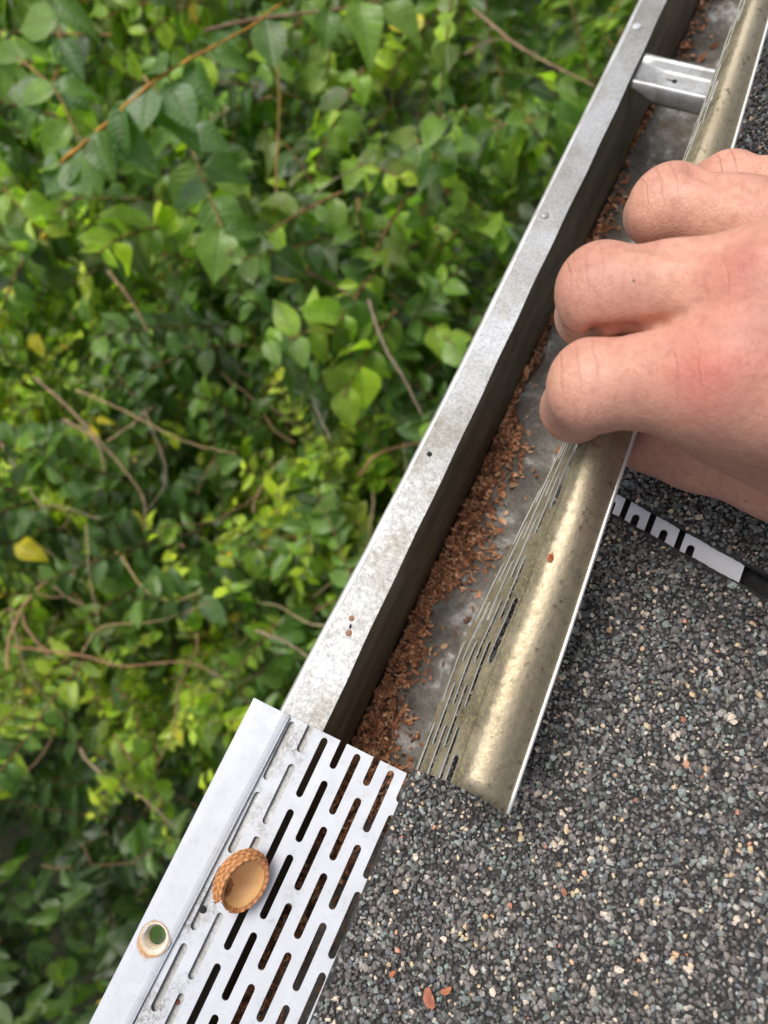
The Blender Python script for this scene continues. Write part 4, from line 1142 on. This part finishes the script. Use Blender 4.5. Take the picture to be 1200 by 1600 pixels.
branch([(320, 48, -330), (400, 30, -325), (500, 18, -320), (600, 0, -315)], 2.0, (.25, .15, .10), 'leafy_twig', 'smooth grey brown twig with large pale leaves at the top edge', 'twig', 'leafy twigs',
       leaves=[(560, 0, -300, D(75), 58, LG), (515, 15, -310, D(100), 34, MG), (415, 30, -320, D(80), 50, MG), (425, 30, -325, D(-60), 36, MG), (480, 0, -325, D(60), 40, LG), (600, 5, -310, D(40), 50, LG), (370, 35, -330, D(120), 34, DG)])
branch([(60, 180, -420), (95, 95, -400), (90, 30, -390), (85, -30, -380)], 2.0, (.30, .16, .07), 'leafy_twig', 'rust brown twig rising beside the left edge', 'twig', 'leafy twigs',
       leaves=[(95, 95, -395, D(200), 55, LG), (92, 60, -390, D(60), 55, DG), (90, 30, -385, D(170), 60, LG), (80, 130, -400, D(30), 50, DG), (70, 160, -410, D(140), 50, MG), (85, 0, -380, D(40), 56, MG)])
branch([(225, 120, -400), (285, 200, -380), (325, 300, -370), (362, 400, -380)], 1.9, (.26, .17, .07), 'leafy_twig', 'drooping brown twig with large mid green leaves below the knobbly orange twig', 'twig', 'leafy twigs',
       leaves=[(285, 200, -378, D(150), 52, MG), (290, 205, -378, D(20), 50, DG), (310, 255, -372, D(120), 54, LG), (315, 260, -372, D(10), 48, MG), (328, 310, -370, D(60), 56, MG), (325, 300, -368, D(170), 46, DG), (345, 355, -372, D(100), 50, LG), (350, 360, -374, D(0), 42, MG), (250, 155, -390, D(170), 46, LG)])
branch([(-20, 30, -420), (30, 90, -400), (85, 140, -390), (130, 230, -395)], 1.9, (.28, .16, .07), 'leafy_twig', 'twig with big pale green leaves in the top left corner', 'twig', 'leafy twigs',
       leaves=[(30, 90, -398, D(200), 60, LG), (35, 95, -398, D(-40), 52, LG), (60, 118, -392, D(110), 52, MG), (85, 140, -388, D(170), 54, LG), (90, 145, -388, D(-10), 46, MG), (110, 190, -390, D(130), 52, LG), (130, 230, -392, D(80), 50, MG), (5, 60, -405, D(100), 60, LG)])
GB = 'bare twigs in the shrubs'
BR = (.30, .20, .13); GR = (.30, .25, .18); RB = (.34, .19, .11)
branch([(740, 15, -450), (800, 65, -440), (850, 95, -430), (930, 135, -420)], 3.0, BR, 'bare_twig', 'bare brown twig running into the gutter edge at upper right', 'twig', GB)
branch([(725, 85, -445), (770, 62, -440), (800, 65, -440)], 2.0, BR, 'bare_twig', 'short forked tip of the bare brown twig at upper right', 'twig', GB)
branch([(170, 425, -490), (205, 470, -480), (232, 520, -490)], 2.8, (.28, .18, .11), 'bare_twig', 'short straight brown twig left of centre among dark leaves', 'twig', GB)
branch([(448, 500, -490), (468, 560, -480), (490, 630, -475), (518, 690, -480)], 2.2, GR, 'bare_twig', 'grey twig standing steeply left of the gutter, middle height', 'twig', GB)
branch([(575, 470, -450), (600, 540, -445), (630, 590, -450), (660, 650, -460)], 2.6, (.28, .21, .16), 'bare_twig', 'grey brown twig slanting down close to the gutter lip', 'twig', GB)
branch([(440, 380, -490), (460, 340, -480), (510, 290, -470), (580, 250, -475)], 2.2, GR, 'bare_twig', 'curved grey twig arching above the centre of the shrubs', 'twig', GB)
branch([(470, 420, -530), (520, 445, -520), (560, 470, -515), (610, 500, -520)], 3.2, (.30, .17, .12), 'bare_twig', 'reddish brown dead twig lying across dark leaves at mid height', 'twig', GB)
branch([(55, 590, -570), (110, 640, -550), (165, 700, -550), (220, 770, -570), (228, 830, -580)], 2.6, BR, 'bare_twig', 'brown twig descending through the bright leaves on the left', 'twig', GB)
branch([(120, 610, -530), (190, 640, -530), (290, 690, -540), (370, 710, -550)], 2.0, (.38, .28, .14), 'bare_twig', 'straw coloured twig crossing from the left towards the centre', 'twig', GB)
branch([(100, 655, -560), (150, 690, -550), (165, 740, -560)], 3.2, BR, 'bare_twig', 'thick short brown twig where several stems meet on the left', 'twig', GB)
branch([(168, 690, -530), (210, 660, -530), (240, 635, -540)], 2.2, BR, 'bare_twig', 'brown side twig rising right from the meeting stems', 'twig', GB)
branch([(20, 1010, -610), (130, 1025, -590), (190, 1040, -580), (290, 1035, -590), (350, 1060, -600)], 2.3, (.32, .18, .10), 'bare_twig', 'orange brown dead stem lying across the lower left shrub', 'twig', GB)
branch([(128, 1020, -590), (160, 980, -570), (250, 970, -570), (330, 940, -580)], 1.9, (.36, .27, .13), 'bare_twig', 'curved straw coloured stem above the orange brown dead stem', 'twig', GB)
branch([(190, 870, -570), (225, 920, -570), (270, 940, -570), (320, 920, -570)], 1.9, (.36, .26, .13), 'bare_twig', 'hooked tan twig below the cluster of yellow leaves', 'twig', GB)
branch([(135, 820, -570), (140, 900, -570), (155, 980, -580)], 1.6, (.34, .27, .15), 'bare_twig', 'thin pale vertical stem at the left', 'twig', GB)
branch([(0, 690, -580), (60, 785, -570), (90, 790, -570), (160, 812, -580)], 1.7, (.36, .27, .17), 'bare_twig', 'thin pale stem crossing beside the large yellow leaf', 'twig', GB)
branch([(400, 985, -490), (450, 1005, -480), (500, 1040, -475)], 2.2, (.30, .22, .15), 'bare_twig', 'brown twig passing under the gutter lip near the white guard', 'twig', GB)
branch([(560, 745, -450), (590, 710, -435), (640, 695, -480), (690, 688, -480)], 1.9, (.36, .19, .10), 'bare_twig', 'rusty curved twig tucked beside the lip opposite the drilled hole', 'twig', GB)
branch([(225, 640, -630), (260, 740, -620), (230, 800, -620)], 1.6, GR, 'bare_twig', 'thin grey stem bowing right of the meeting stems', 'twig', GB)
branch([(430, 360, -450), (432, 260, -445), (436, 160, -440), (430, 70, -480)], 2.0, (.34, .20, .06), 'bare_twig', 'upright ochre stem among dark leaves above the centre', 'twig', GB)
GY = 'yellow leaves among the green'
for (px, py, z, ang, s_, lab) in ((28, 848, -600, D(35), 40, 'largest yellow leaf, lying at the left edge'), (52, 522, -590, D(75), 32, 'yellow leaf beside a round green one, left'),
        (5, 440, -600, D(40), 34, 'yellow leaf at the left edge above the others'), (182, 862, -620, D(60), 24, 'small yellow leaf on the stem right of the large one'),
        (150, 655, -600, D(10), 24, 'pale yellow green leaf where brown stems meet'), (198, 800, -620, D(40), 28, 'ochre yellow leaf above the small yellow leaf'),
        (608, 30, -500, D(20), 50, 'bright yellow leaf near the top centre'), (275, 1125, -680, D(80), 28, 'yellow leaf above the white guard corner'), (640, 20, -520, D(80), 44, 'second yellow leaf at the top centre, nearer the gutter')):
    p = at(px, py, z); q2 = at(px + 40 * math.cos(ang), py + 40 * math.sin(ang), z)
    o = place_leaves('yellow_leaf', None, 'ovate' if s_ < 39 else 'round', np.array([p]), np.array([q2 - p]), np.array([[.1, -.1, 1.0]]), np.array([s_ * 1.0]), np.array([[.74, .62, .03]]))
    tag(o, lab, 'leaf', GY)

for o in scn.objects:
    if '_loc' in o: del o['_loc']
